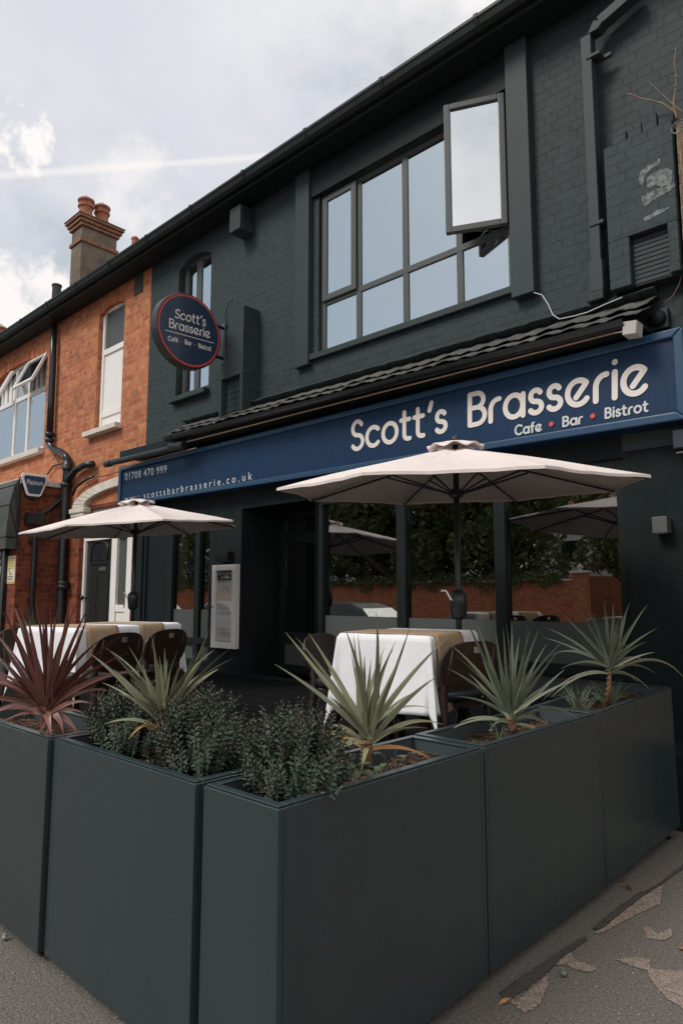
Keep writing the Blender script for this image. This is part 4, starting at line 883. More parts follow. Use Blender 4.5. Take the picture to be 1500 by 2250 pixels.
# soil stack and other pipes
mb = MB(); py = 5.40
def ptube(pts, r, Y=py): mb.tube([at(x, y, Y) for x, y in pts], r, 12)
ptube([(119,712),(117,790),(113,880),(109,962)], .062); ptube([(109,962),(108,975),(118,988),(134,993),(146,1003),(150,1016)], .062); ptube([(150,1010),(149,1030),(146,1060),(143,1120),(139,1200),(135,1300),(131,1420),(130,1500)], .075)
for x, y, r in ((110,955,.085),(109,968,.08),(149,1030,.095),(146,1066,.10),(139,1282,.10),(139,1290,.105)): a = at(x, y, py); mb.lathe(a+V(0,0,-.04), [(r-.01,0),(r,.012),(r,.07),(r-.01,.08)], 14)
ptube([(148,1060),(156,1046),(168,1032),(186,1022),(204,1020)], .058)
mb.build('soil_stack', M['black'], nb, smooth=True)
mb = MB(); mb.tube([at(207,1046,5.43), at(185,1057,5.43), at(168,1070,5.43), at(160,1088,5.43)], .022, 8); mb.tube([at(262,1036,5.44), at(240,1044,5.44), at(215,1048,5.44), at(190,1062,5.44)], .008, 6); mb.tube([at(150,1036,5.45), at(128,1014,5.45), at(112,985,5.45)], .008, 6); mb.tube([at(105,1042,5.45), at(118,1024,5.45), at(140,1018,5.45)], .016, 6); mb.build('cables', M['black'], nb, smooth=True)
# single-storey shop front projecting at the far left
et = 3.56; EY = 4.72
sh = thing('corner_shop', (XX-1, EY, 0), 'single-storey red brick shop front projecting beside the brick house', 'shop')
mb = MB(); mb.box(XX-6, XX, EY, W+.3, 0, et-.10); mb.build('wall', M['red_brick'], sh)
mb = MB(); mb.box(XX-6, XX+.045, EY-.03, W-.004, et-.098, et); mb.build('roof_edge', M['cream'], sh, bevel=.006)
mb = MB()
def xt(pts, r, off=.06): mb.tube([atx(x, y, XX+off) for x, y in pts], r, 10)
xt([(78,1160),(76,1230),(72,1300),(69,1380),(66,1440)], .045); 
for x, y in ((74,1190),(69,1318)): a = atx(x, y, XX+.03); mb.box(a.x-.02, a.x+.06, a.y-.07, a.y+.06, a.z-.02, a.z+.02)
hp = atx(76, 1140, XX+.08); mb.box(XX+.002, XX+.17, hp.y-.14, hp.y+.13, hp.z-.10, hp.z+.10); xt([(90,1130),(110,1118),(128,1104),(137,1094)], .035); xt([(94,1172),(95,1188)], .03)
mb.build('rain_hopper', M['black'], sh, smooth=False)
mb = MB(); xt([(137,1084),(126,1100),(116,1125),(112,1145),(98,1162)], .007, .04); mb.build('cable', M['black'], sh, smooth=True)
mb = MB(); dpx = at(10, 1300, EY).x; mb.box(XX-6, dpx-.01, EY-.06, EY-.002, .0, 2.3); mb.build('shop_front', M['navy'], sh)
mb = MB(); mb.box(dpx, at(15.5, 1300, EY).x, EY-.07, EY-.002, 0, 2.6); mb.build('door_post', M['black'], sh)
mb = MB()
for k in range(9): z = 1.2+k*.13; mb.box(dpx-.16, dpx-.09, EY-.064, EY-.061, z, z+U(.04,.10)); 
mb.box(dpx-.25, dpx-.06, EY-.066, EY-.061, 1.9, 2.05); mb.build('window_stickers', M['paper'], sh)
aw = thing('dutch_awning', (XX-1.6, EY-.4, 2.6), 'faded black folding canopy awning over the corner shop window', 'awning')
awz = at(45, 1052, EY).z; AX_ = XX + .03; AP, AH = .20, awz - at(36, 1176, EY-.2).z
def aq(t): return EY-.012-AP*math.sin(t), awz-AH+AH*math.cos(t)
mb = MB(); nseg = 8
for k in range(nseg):
    t0, t1 = math.pi/2*k/nseg, math.pi/2*(k+1)/nseg; (y0, z0), (y1, z1) = aq(t0), aq(t1)
    mb.quad(V(XX-4, y0, z0), V(AX_, y0, z0), V(AX_, y1, z1), V(XX-4, y1, z1)); mb.quad(V(AX_, y0, z0), V(AX_, y1, z1), V(AX_, EY-.012, awz-AH))
y0, z0 = aq(math.pi/2); mb.quad(V(XX-4, y0, z0), V(AX_, y0, z0), V(AX_-.01, y0+.01, z0-.20), V(XX-4, y0+.01, z0-.20)); mb.quad(V(AX_, y0, z0), V(AX_, EY-.012, z0), V(AX_-.01, EY-.012, z0-.20), V(AX_-.01, y0+.01, z0-.20))
mb.build('canopy', M['awning'], aw)
mb = MB()
for t in (.5, 1.0, 1.57):
    y1, z1 = aq(t); mb.tube([V(AX_+.004, EY-.02, awz-AH), V(AX_+.004, y1, z1)], .012, 6); mb.tube([V(XX-4, y1-.004, z1+.004), V(AX_, y1-.004, z1+.004)], .010, 6)
mb.box(AX_-.03, AX_+.01, EY-.04, EY-.003, awz-AH-.2, awz+.02); mb.build('ribs', M['black'], aw)
# alarm box, notice
a = atx(75, 1066, XX+.06)
al = thing('alarm_box', (XX, a.y, a.z), 'white and blue alarm bell box reading Platinum on the red brick side wall', 'alarm box')
def hexa(s): return [(-.21*s,.19*s),(.21*s,.19*s),(.235*s,.13*s),(.13*s,-.17*s),(.10*s,-.20*s),(-.10*s,-.20*s),(-.13*s,-.17*s),(-.235*s,.13*s)]
mb = MB(); mb.prism([V(XX+.002, a.y+p, a.z+q-.05) for p, q in hexa(.92)], V(.06, 0, 0)); mb.build('back_box', M['black'], al, bevel=.01)
mb = MB(); mb.prism([V(XX+.063, a.y+p, a.z+q) for p, q in hexa(1)], V(.035, 0, 0)); mb.build('cover', M['white'], al, bevel=.012)
mb = MB(); mb.prism([V(XX+.099, a.y+p, a.z+q) for p, q in hexa(.80)], V(.004, 0, 0)); mb.build('badge', M['blue_trim'], al)
mb = MB(); xx = XX+.1035; font_text(mb, 'Platinum', [V(xx,a.y-.135,a.z+.0), V(xx,a.y+.135,a.z+.0), V(xx,a.y-.135,a.z+.085), V(xx,a.y+.135,a.z+.085)], nrm=NX, off=.001); mb.build('lettering', M['white'], al)
n0, n1 = at(19, 1222, EY-.01), at(39, 1282, EY-.01)
nt_ = thing('notice_sign', (n0.x, EY, n1.z), 'cream and yellow paper notice fixed to the brick beside the shop door', 'notice')
n1.x = min(n1.x, XX-.02)
mb = MB(); mb.box(n0.x, n1.x, EY-.012, EY-.002, n1.z, n0.z); mb.build('sheet', M['paper'], nt_)
mb = MB(); hN = n0.z-n1.z
for k in range(6): z = n0.z-.04-k*.033; mb.box(n0.x+.03, n1.x-.03, EY-.0145, EY-.0125, z-.016, z)
mb.box(n0.x+.01, n1.x-.01, EY-.0145, EY-.0125, n1.z+.01, n1.z+.035); mb.build('yellow_print', M['yellow'], nt_)
mb = MB(); mb.tube([V(n0.x+.07, EY-.014, n0.z-hN*.45), V(n0.x+.15, EY-.014, n0.z-hN*.68)], .006, 6); mb.ball((n0.x+.16, EY-.014, n0.z-hN*.66), .03, 8, (1, .1, .7))
for k in range(2): z = n1.z+.07+k*.04; mb.box(n0.x+.04, n1.x-.07, EY-.0145, EY-.0125, z, z+.014)
mb.build('dark_print', M['ink'], nt_)
# chimneys
def chimney(P, x0, y1, zb, ztop, label, pots=((.25, 0), (.62, 0)), s=1):
    t = thing('chimney_stack', (P.x, P.y, zb), label, 'chimney'); x1, y0 = P.x, P.y
    h_ = ztop-zb
    mb = MB(); mb.box(x0, x1, y0, y1, zb, ztop-.30*s); mb.build('shaft', M['chimney_render'], t, bevel=.02)
    mb = MB(); 
    for k, (a, b, c) in enumerate(((.70, .05, .09), (.30, .05, .08), (.215, .09, .08), (.13, .13, .07))):
        mb.box(x0-b*s, x1+b*s, y0-b*s, y1+b*s, ztop-a*s+(.001 if k else 0), ztop-a*s+c*s) if k else mb.box(x0-b*s*.8, x1+b*s*.8, y0-b*s*.8, y1+b*s*.8, ztop-a*s, ztop-a*s+c*s)
    mb.build('brick_band', M['chimney_brick'], t, bevel=.012)
    mb = MB(); e_ = .15*s; q = [V(x0-e_, y0-e_, ztop-.055*s), V(x1+e_, y0-e_, ztop-.055*s), V(x1+e_, y1+e_, ztop-.055*s), V(x0-e_, y1+e_, ztop-.055*s)]; i_ = .12*s
    q2 = [V(x0+i_, y0+i_, ztop+.12*s), V(x1-i_, y0+i_, ztop+.12*s), V(x1-i_, y1-i_, ztop+.12*s), V(x0+i_, y1-i_, ztop+.12*s)]
    mb.add(q+q2, [(3,2,1,0),(4,5,6,7)] + [(i, (i+1) % 4, 4+(i+1) % 4, 4+i) for i in range(4)]); mb.build('cement_cap', M['chimney_render'], t)
    for f, dz in pots:
        c = V((x0+x1)/2, y0+(y1-y0)*f, ztop+.06*s)
        mb = MB(); mb.lathe(c, [(.17*s,0),(.155*s,.18*s),(.16*s,.26*s),(.19*s,.27*s),(.19*s,.32*s),(.165*s,.33*s),(.165*s,.38*s),(.20*s,.42*s),(.20*s,.46*s),(.14*s,.47*s),(.13*s,.40*s)], 12); po = mb.build('chimney_pot', M['terracotta'], t)
        mb = MB(); mb.lathe(c+V(0,0,.465*s), [(.19*s,0),(.17*s,.02*s),(.03*s,.13*s),(.004,.135*s)], 8); mb.build('cowl', M['steel'], po)
CP = at(180, 520, 7.0)
chimney(CP, at(158, 520, 7.0).x, atx(258, 520, CP.x).y, 7.2, at(181, 470, 7.0).z, 'rendered chimney stack with two terracotta pots above the brick house', pots=((.22, 0), (.68, 0)))
CQ = at(20, 760, 7.0); CQ.x -= .4
chimney(CQ, CQ.x-1.2, 8.0, 7.0, at(10, 745, 7.0).z, 'second chimney with an orange pot just showing over the gutter at far left', pots=((.1, 0), (.6, 0)))
sv = MB(); a = at(125, 640, 5.6); sv.tube([V(a.x, 5.6, gt.z), V(a.x, 5.6, at(125, 628, 5.6).z)], .085, 14); sv.lathe((a.x, 5.6, at(125, 630, 5.6).z), [(.085,0),(.098,.0),(.098,.03),(.07,.03)], 14)
tag(sv.build('vent_pipe', M['black']), 'short black vent pipe rising above the gutter of the brick house', 'vent pipe')
a = at(297, 533, 6.2); sv = MB(); sv.lathe(a, [(.07,-.3),(.06,.05),(.075,.06),(.06,.10),(.02,.12)], 10); tag(sv.build('clay_finial', M['terracotta']), 'small clay finial peeping over the gutter between the two houses', 'roof finial')
# ================================================================== PLANTERS
PT = .92
def planter(x0, x1, y0, y1, zb, zt, label, tilt=0):
    t = thing('planter', ((x0+x1)/2, (y0+y1)/2, 0), label, 'planter', 'graphite metal planters round the terrace')
    cx_, cy_ = (x0+x1)/2, y0
    Mt = Matrix.Translation((0, y0, 0)) @ Matrix.Rotation(tilt, 4, 'X') @ Matrix.Translation((0, -y0, 0))
    g = .003; w_ = .028; mb = MB()
    mb.box(x0+g, x1-g, y0+g, y0+w_, zb, zt, Mt); mb.box(x0+g, x1-g, y1-w_, y1-g, zb, zt, Mt); mb.box(x0+g, x0+w_, y0+w_+.0005, y1-w_-.0005, zb, zt, Mt); mb.box(x1-w_, x1-g, y0+w_+.0005, y1-w_-.0005, zb, zt, Mt)
    mb.box(x0+w_+.001, x1-w_-.001, y0+w_+.001, y1-w_-.001, zb+.001, zb+.02, Mt)
    mb.build('shell', M['planter'], t, bevel=.0035, seg=2)
    mb = MB(); r0, r1, zr = .012, .045, .0
    def rim(a, b, z0, z1):
        mb.box(x0+a, x1-a, y0+a, y0+b, z0, z1, Mt); mb.box(x0+a, x1-a, y1-b, y1-a, z0, z1, Mt); mb.box(x0+a, x0+b, y0+b+.0004, y1-b-.0004, z0, z1, Mt); mb.box(x1-b, x1-a, y0+b+.0004, y1-b-.0004, z0, z1, Mt)
    rim(.010, .042, zt+.0012, zt+.007); mb.build('rim', M['planter'], t, bevel=.0025)
    mb = MB(); 
    mb.box(x0+.0285, x1-.0285, y0+.0285, y0+.036, zt-.26, zt, Mt); mb.box(x0+.0285, x1-.0285, y1-.036, y1-.0285, zt-.26, zt, Mt); mb.box(x0+.0285, x0+.036, y0+.0365, y1-.0365, zt-.26, zt, Mt); mb.box(x1-.036, x1-.0285, y0+.0365, y1-.0365, zt-.26, zt, Mt)
    mb.build('liner', M['planter_in'], t)
    mb = MB(); nx, ny = max(6, int((x1-x0)/.022)), max(6, int((y1-y0)/.022)); vs = []; fs = []; sz = zt-.075
    ph = U(0, 9)
    for i in range(nx+1):
        for j in range(ny+1):
            x, y = x0+.037+(x1-x0-.074)*i/nx, y0+.037+(y1-y0-.074)*j/ny
            vs.append(Mt @ V(x, y, sz+.022*math.sin(x*9+ph)*math.cos(y*8+ph)+U(-.007,.009)))
    for i in range(nx):
        for j in range(ny): a = i*(ny+1)+j; fs.append((a, a+ny+1, a+ny+2, a+1))
    mb.add(vs, fs); mb.mi = 1
    for k in range(int(900*(x1-x0)*(y1-y0)*2)):
        x, y = U(x0+.05, x1-.05), U(y0+.05, y1-.05); a = U(0, 6.28); l_ = U(.006, .024); wd = U(.002, .006); z = sz+.022*math.sin(x*9+ph)*math.cos(y*8+ph)+U(.004,.014)
        u = V(math.cos(a), math.sin(a), U(-.4,.4))*l_; v_ = V(-math.sin(a), math.cos(a), U(-.3,.3))*wd; c = V(x, y, z); mb.col = rnd()
        mb.quad(Mt@(c-u-v_), Mt@(c+u-v_*.4), Mt@(c+u+v_*.4), Mt@(c-u+v_))
    mb.build('soil', [M['soil'], M['chip']], t)
    for x in (x0+.07, x1-.07):
        for y in (y0+.07, y1-.07):
            mb = MB(); mb.lathe((x, y, .0), [(.028,0),(.028,.012),(.012,.014),(.012,zb+.02+(y-y0)*math.tan(tilt))], 10); mb.build('foot', M['black'], t)
    return t
planter(-1.972, -1.592, 1.412, 2.545, .042, PT, 'corner graphite planter nearest the camera, holding a leafy shrub and a spiky plant')
planter(-3.055, -1.990, 1.395, 1.80, .040, PT+.004, 'graphite planter with two dark shrubs round a pale green spiky plant')
planter(-4.14, -3.07, 1.375, 1.78, .043, PT+.001, 'graphite planter holding the bronze-leaved spiky plant')
planter(-1.982, -1.600, 2.560, 3.705, .042, PT, 'graphite planter beside the right-hand table, holding one green spiky plant')
planter(-2.00, -1.603, 3.722, 4.88, .045, PT-.002, 'graphite planter at the building end of the row, with grassy tufts', tilt=.026)
planter(-9.80, -8.68, 3.55, 3.95, .04, PT, 'dark planter standing behind the left-hand table beside the red brick')
# ================================================================== PLANTS
def leaf(mb, a, b, wd, sag, segs=9, twist=None, arch=.0, col=None, fold=.25):
    a, b = Vector(a), Vector(b); L_ = (b-a).length; mid = a.lerp(b, U(.4, .62)) + V(U(-.07,.07)*L_, U(-.07,.07)*L_, sag*L_*U(.7, 1.35))
    P = bez(a, mid, b, segs); ax = (b-a).normalized(); view = (a-C0).normalized()
    side = ax.cross(view).normalized(); tw = U(-.9, .9) if twist is None else twist
    side = (Matrix.Rotation(tw, 3, ax) @ side).normalized(); nrm = side.cross(ax).normalized()
    if nrm.z < 0: nrm = -nrm
    vs = []; c0 = rnd()**2*.55 if col is None else col; cs = []
    for i, p in enumerate(P):
        t = i/segs; wq = wd*.60*(.6+.4*min(1, t*3.4))*(1-max(0, (t-.30)/.70)**1.25)*.5 + .0004
        tg = (P[min(i+1, segs)]-P[max(i-1, 0)]).normalized(); s2 = (side - tg*side.dot(tg)).normalized(); n2 = tg.cross(s2)
        if n2.dot(nrm) < 0: n2 = -n2
        vs += [p - s2*wq + n2*wq*fold, p, p + s2*wq + n2*wq*fold]
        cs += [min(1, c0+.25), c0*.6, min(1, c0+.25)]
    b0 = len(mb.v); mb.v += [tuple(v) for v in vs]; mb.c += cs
    for i in range(segs):
        for j in range(2): q = b0+i*3+j; mb.f.append((q, q+1, q+4, q+3)); mb.m.append(mb.mi)
def rosette(name, base, heart, tips, m, label, cat, wd, group=None, extra=0, low=(), R_=.45, dry=(), stemr=.022, wide=(), back=0.0):
    """sword-leaved plant: stem from base to heart, then blades to the listed tips"""
    t = thing(name, base, label, cat, group)
    mb = MB(); mb.tube([base, base.lerp(heart, .5)+V(.004, .003, 0), heart], [stemr*1.15, stemr, stemr*.8], 10)
    for k in range(7): z = base.lerp(heart, k/7); mb.lathe(z, [(stemr*1.02, 0), (stemr*1.13, .006), (stemr*.98, .012)], 10)
    mb.build('stem', M['stem'], t, smooth=True)
    mb = MB(); d0 = (heart-C0).dot(CD); mpp = d0/FPX
    for q in tips:
        x, y = q[0], q[1]; off = q[2] if len(q) > 2 else U(-.14, .16)
        b = atd(x, y, d0+off); L_ = (b-heart).length; hor = V(b.x-heart.x, b.y-heart.y, 0).length/L_
        st = heart + V(U(-1, 1), U(-1, 1), U(-.6, 1))*.018
        leaf(mb, st, b, wd*U(.8, 1.15)*(1 if L_ > .3 else .8), .05+.20*hor*hor*(1 if b.z < heart.z+.35*L_ else .55), 10)
    for k in range(extra):
        a = U(0, 6.283); e_ = U(.35, 1.5); r = R_*U(.55, 1.0); st = heart + V(U(-1,1), U(-1,1), U(-1,.6))*.016
        b = heart + V(math.cos(a)*math.cos(e_), math.sin(a)*math.cos(e_), math.sin(e_)*1.0)*r
        leaf(mb, st, b, wd*U(.7, 1.0), .04+.26*math.cos(e_)**2, 9, twist=U(-1.2, 1.2))
    for x, y, off in wide:
        b = atd(x, y, d0+off); leaf(mb, heart+V(0,0,-.02), b, wd*1.45, .42, 10, twist=U(-.25,.25), col=.7)
    for x, y, off in low:
        b = atd(x, y, d0+off); leaf(mb, heart+V(0,0,-.03), b, wd*.85, .30, 10, col=U(.3,.75))
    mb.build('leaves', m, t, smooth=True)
    if dry:
        mb = MB()
        for x, y, off, sg in dry: leaf(mb, heart+V(0,0,-.04), atd(x, y, d0+off), wd*.75, sg, 10)
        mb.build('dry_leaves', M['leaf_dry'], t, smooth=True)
    return t
SP = 'sword-leaved plants in the planters'
hb = atz(100, 1612, .85); hb = V(-3.33, 1.585, .845)
d_ = (hb-C0).dot(CD)
rosette('spiky_plant', hb, atd(103, 1560, d_), [(-20,1380),(0,1336),(10,1338),(27,1325),(43,1314),(60,1345),(77,1313),(92,1345),(102,1300),(108,1322),(120,1350),(131,1330),(151,1319),(160,1345),(172,1315),(201,1321),(193,1355),(186,1372),(-60,1400),(-30,1420),(0,1405),(-60,1455),(-20,1470),(-70,1500),(-80,1540),(-60,1580),(-70,1600),(230,1400),(290,1384),(228,1440),(245,1430),(290,1432),(300,1470),(338,1474),(222,1490),(210,1500),(245,1520),(225,1535),(-10,1500),(-20,1530),(15,1440),(50,1490),(60,1380),(140,1390),(110,1400),(85,1370),(128,1420),(165,1400)],
        M['leaf_red'], 'bronze-red spiky plant with arching sword leaves, the only dark red one', 'spiky plant', .042, SP, extra=5, R_=.34, wide=[(88,1614,-.08),(113,1616,-.1),(140,1612,-.06),(172,1612,-.03),(52,1575,-.05)], low=[(10,1585,-.1),(-10,1565,0),(20,1560,-.08),(200,1545,-.05),(190,1570,0)])
hb = V(-2.50, 1.62, .84); d_ = (hb-C0).dot(CD)
hb = atd(357, 1655, d_)
rosette('spiky_plant', hb, atd(357, 1588, d_), [(332,1389),(339,1430),(350,1440),(362,1423),(368,1448),(283,1420),(300,1465),(233,1422),(232,1424,.1),(197,1435),(250,1470),(355,1460),(375,1470),(390,1430),(400,1452),(430,1430),(460,1385),(463,1418),(452,1440),(470,1428),(511,1421),(513,1446),(480,1470),(440,1480),(320,1480),(225,1500),(240,1520),(300,1530),(490,1520),(497,1517)],
        M['leaf_green'], 'pale green spiky plant between two dark shrubs, with a curled orange dead leaf', 'spiky plant', .036, SP, extra=10, R_=.27, low=[(228,1592,-.1),(420,1560,0)], dry=[(282,1625,-.12,.42), (300,1600,-.1,.3)])
hb = V(-1.79, 2.06, .845); d_ = (hb-C0).dot(CD); hb = atd(803, 1690, d_)
rosette('spiky_plant', hb, atd(806, 1625, d_), [(825,1343),(757,1379),(776,1392),(786,1392),(800,1440),(840,1440),(846,1420),(870,1406),(900,1378),(880,1440),(984,1399),(960,1486),(678,1391),(650,1400),(627,1389),(603,1459),(720,1470),(915,1521),(720,1530),(864,1425),(770,1430),(815,1450),(833,1455)],
        M['leaf_green'], 'tall pale green spiky plant in front of the right-hand white tablecloth', 'spiky plant', .038, SP, extra=7, R_=.30, low=[(972,1592,.1),(711,1614,-.05),(722,1596,.1),(792,1702,-.15),(940,1600,.05),(700,1620,.1)], dry=[(956,1674,.12,.18),(700,1610,.05,.25)], wide=[(693,1747,-.22)])
hb = V(-1.79, 3.10, .845); d_ = (hb-C0).dot(CD); hb = atd(1125, 1608, d_)
rosette('spiky_plant', hb, atd(1122, 1578, d_), [(1023,1360),(1048,1372),(1087,1378),(1105,1380),(1112,1373),(1123,1367),(1140,1400),(1157,1367),(1165,1380),(1183,1383),(1200,1415),(1247,1400),(1230,1425),(990,1417),(1000,1440),(980,1467),(1267,1490),(1240,1470),(1060,1450),(1130,1430),(1090,1430),(1180,1440),(1030,1480),(1210,1500),(1000,1530)],
        M['leaf_grey'], 'green spiky plant alone in the middle planter of the right-hand row', 'spiky plant', .034, SP, extra=8, R_=.28, low=[(973,1613,-.1),(1073,1607,-.12),(1220,1604,.05),(1277,1587,.1),(1010,1588,0),(1215,1640,-.1),(1190,1585,.1)])
hb = V(-1.82, 4.02, .86); d_ = (hb-C0).dot(CD); hb = atd(1332, 1552, d_)
rosette('spiky_plant', hb, atd(1338, 1470, d_), [(1260,1317),(1217,1363),(1200,1380),(1230,1345),(1285,1330),(1300,1345),(1327,1320),(1333,1350),(1345,1325),(1352,1372),(1362,1350),(1383,1323),(1423,1327),(1400,1360),(1443,1380),(1437,1433),(1427,1460),(1210,1440),(1190,1400),(1230,1470),(1270,1380),(1310,1390),(1420,1410)],
        M['leaf_grey'], 'grey-green spiky plant on a bare orange stem, nearest the wall light', 'spiky plant', .034, SP, extra=16, R_=.36, low=[(1504,1493,.1),(1427,1517,0),(1210,1533,-.1),(1190,1540,0),(1250,1500,.1),(1400,1500,.1),(1440,1480,.15)], stemr=.014)
hb = atd(68, 1400, (V(-8.9, 3.72, .9)-C0).dot(CD)); 
rosette('spiky_plant', V(-8.9, 3.72, .86), V(-8.9, 3.72, 1.0), [(63,1330),(74,1335),(50,1355),(84,1345),(92,1360),(30,1365),(68,1345),(20,1385),(100,1375)], M['leaf_grey'], 'small spiky plant far behind the left-hand table', 'spiky plant', .05, SP, extra=14, R_=.35)
def shrub(c, rx, ry, hgt, n, label, seed):
    random.seed(seed)
    t = thing('evergreen_shrub', c, label, 'shrub', 'dark leafy shrubs in the planters')
    st = MB(); lv = MB()
    for k in range(n):
        a = U(0, 6.283); r = math.sqrt(rnd()); tip = c + V(rx*r*math.cos(a), ry*r*math.sin(a), hgt*(1-.40*r**2.4)*U(.70, 1.10))
        if r > .7 and rnd() < .5: tip = V(c.x+(tip.x-c.x)*U(1,1.22), c.y+(tip.y-c.y)*U(.9,1.05), c.z + hgt*U(.22, .62))
        root = c + V(rx*.22*U(-1,1), ry*.22*U(-1,1), 0); mid = root.lerp(tip, .45) + V((tip.x-c.x)*.16, (tip.y-c.y)*.16, -.02)
        P = bez(root, mid, tip, 12); st.tube(P[::2], [.0035, .003, .0028, .0024, .002, .0016, .0012], 4)
        L_ = sum((P[i+1]-P[i]).length for i in range(12)); pairs = int(L_*U(.46, .72)/.0105); ph = U(0, 3)
        for i in range(pairs):
            f = 1-(i/pairs)*.62; fi = f*12; j = min(11, int(fi)); p = P[j].lerp(P[j+1], fi-j); tg = (P[j+1]-P[j]).normalized()
            o = tg.orthogonal().normalized(); ang = ph + (i % 2)*1.57 + U(-.3,.3)
            size = (.6 if i < 2 else .85 if i < 4 else 1)*U(.021, .029); up = .95 if i < 2 else .75 if i < 4 else U(.25,.5)
            for s_ in (0, math.pi):
                dr = Matrix.Rotation(ang+s_, 3, tg) @ o; dv = (dr + tg*up).normalized(); sd_ = dv.cross(tg).normalized(); nn_ = sd_.cross(dv)
                wq = size*.21; A = p; B = p+dv*size*.55+nn_*size*.04; T = p+dv*size
                lv.col = (.9 if i < 1 else .4 if i < 3 else 0.001)*U(.5,1)
                lv.add([A, B+sd_*wq+nn_*wq*.35, T, B-sd_*wq+nn_*wq*.35, B], [(0,1,4), (1,2,4), (2,3,4), (3,0,4)])
    st.build('stems', M['shrub_stem'], t); lv.build('foliage', M['hebe'], t)
shrub(V(-2.80, 1.62, .835), .245, .185, .33, 230, 'dark leafy shrub left of the pale green spiky plant', 3)
shrub(V(-2.27, 1.62, .835), .26, .185, .345, 270, 'dark leafy shrub at the right end of its planter, behind the corner one', 5)
shrub(V(-1.80, 1.68, .835), .215, .20, .335, 260, 'dark leafy shrub in the corner planter, nearest the camera', 9)
random.seed(21)
def groundcover(c, r, n, size, label):
    t = thing('groundcover_plant', c, label, 'plant'); st = MB(); lv = MB()
    for k in range(n):
        a = U(0, 6.28); q = r*math.sqrt(rnd()); tip = c + V(q*math.cos(a), q*math.sin(a), U(.03, .11)); st.tube(bez(c+V(U(-.02,.02), U(-.02,.02), 0), c.lerp(tip, .5)+V(0,0,.05), tip, 6), .0014, 4)
        u = V(math.cos(a+U(-.6,.6)), math.sin(a+U(-.6,.6)), U(-.5,.25)).normalized(); sd_ = u.cross(V(0,0,1)).normalized(); s_ = size*U(.6, 1.1); up = sd_.cross(u); lv.col = rnd()*.9+.01
        out_ = [(0,-.05),(.28,-.32),(.62,-.26),(1,0),(.62,.26),(.28,.32)]; ctr = tip+u*s_*.45-up*s_*.05
        vs = [ctr] + [tip+u*s_*x+sd_*s_*y*1.5+up*abs(y)*s_*.3 for x, y in out_]; lv.add(vs, [(0, i+1, (i+1) % 6+1) for i in range(6)])
    st.build('stems', M['grass'], t); lv.build('leaves', M['ivy'], t)
groundcover(V(-1.80, 1.885, .85), .10, 26, .05, 'sprawling pale heart-leaved plant between corner shrub and spiky plant')
groundcover(V(-1.73, 2.10, .85), .09, 15, .042, 'low heart-leaved seedling in front of the tall spiky plant')
groundcover(V(-1.80, 3.02, .845), .07, 7, .03, 'tiny seedling at the foot of the middle spiky plant')
def tuft(c, n, r, hgt, label):
    t = MB()
    for k in range(n):
        a = U(0, 6.28); b = c + V(math.cos(a)*r*U(.2,1), math.sin(a)*r*U(.2,1), hgt*U(.35,1)); t.col = 0; leaf(t, c+V(U(-.03,.03), U(-.03,.03), 0), b, .006, .25, 6, col=rnd())
    tag(t.build('grass_tuft', M['grass']), label, 'grass tuft', 'grassy tufts in the end planter')
tuft(V(-1.79, 3.86, .86), 70, .13, .19, 'wiry green grass tuft left of the bare orange stem')
tuft(V(-1.76, 4.22, .87), 80, .15, .17, 'spreading green grass tuft right of the bare orange stem')
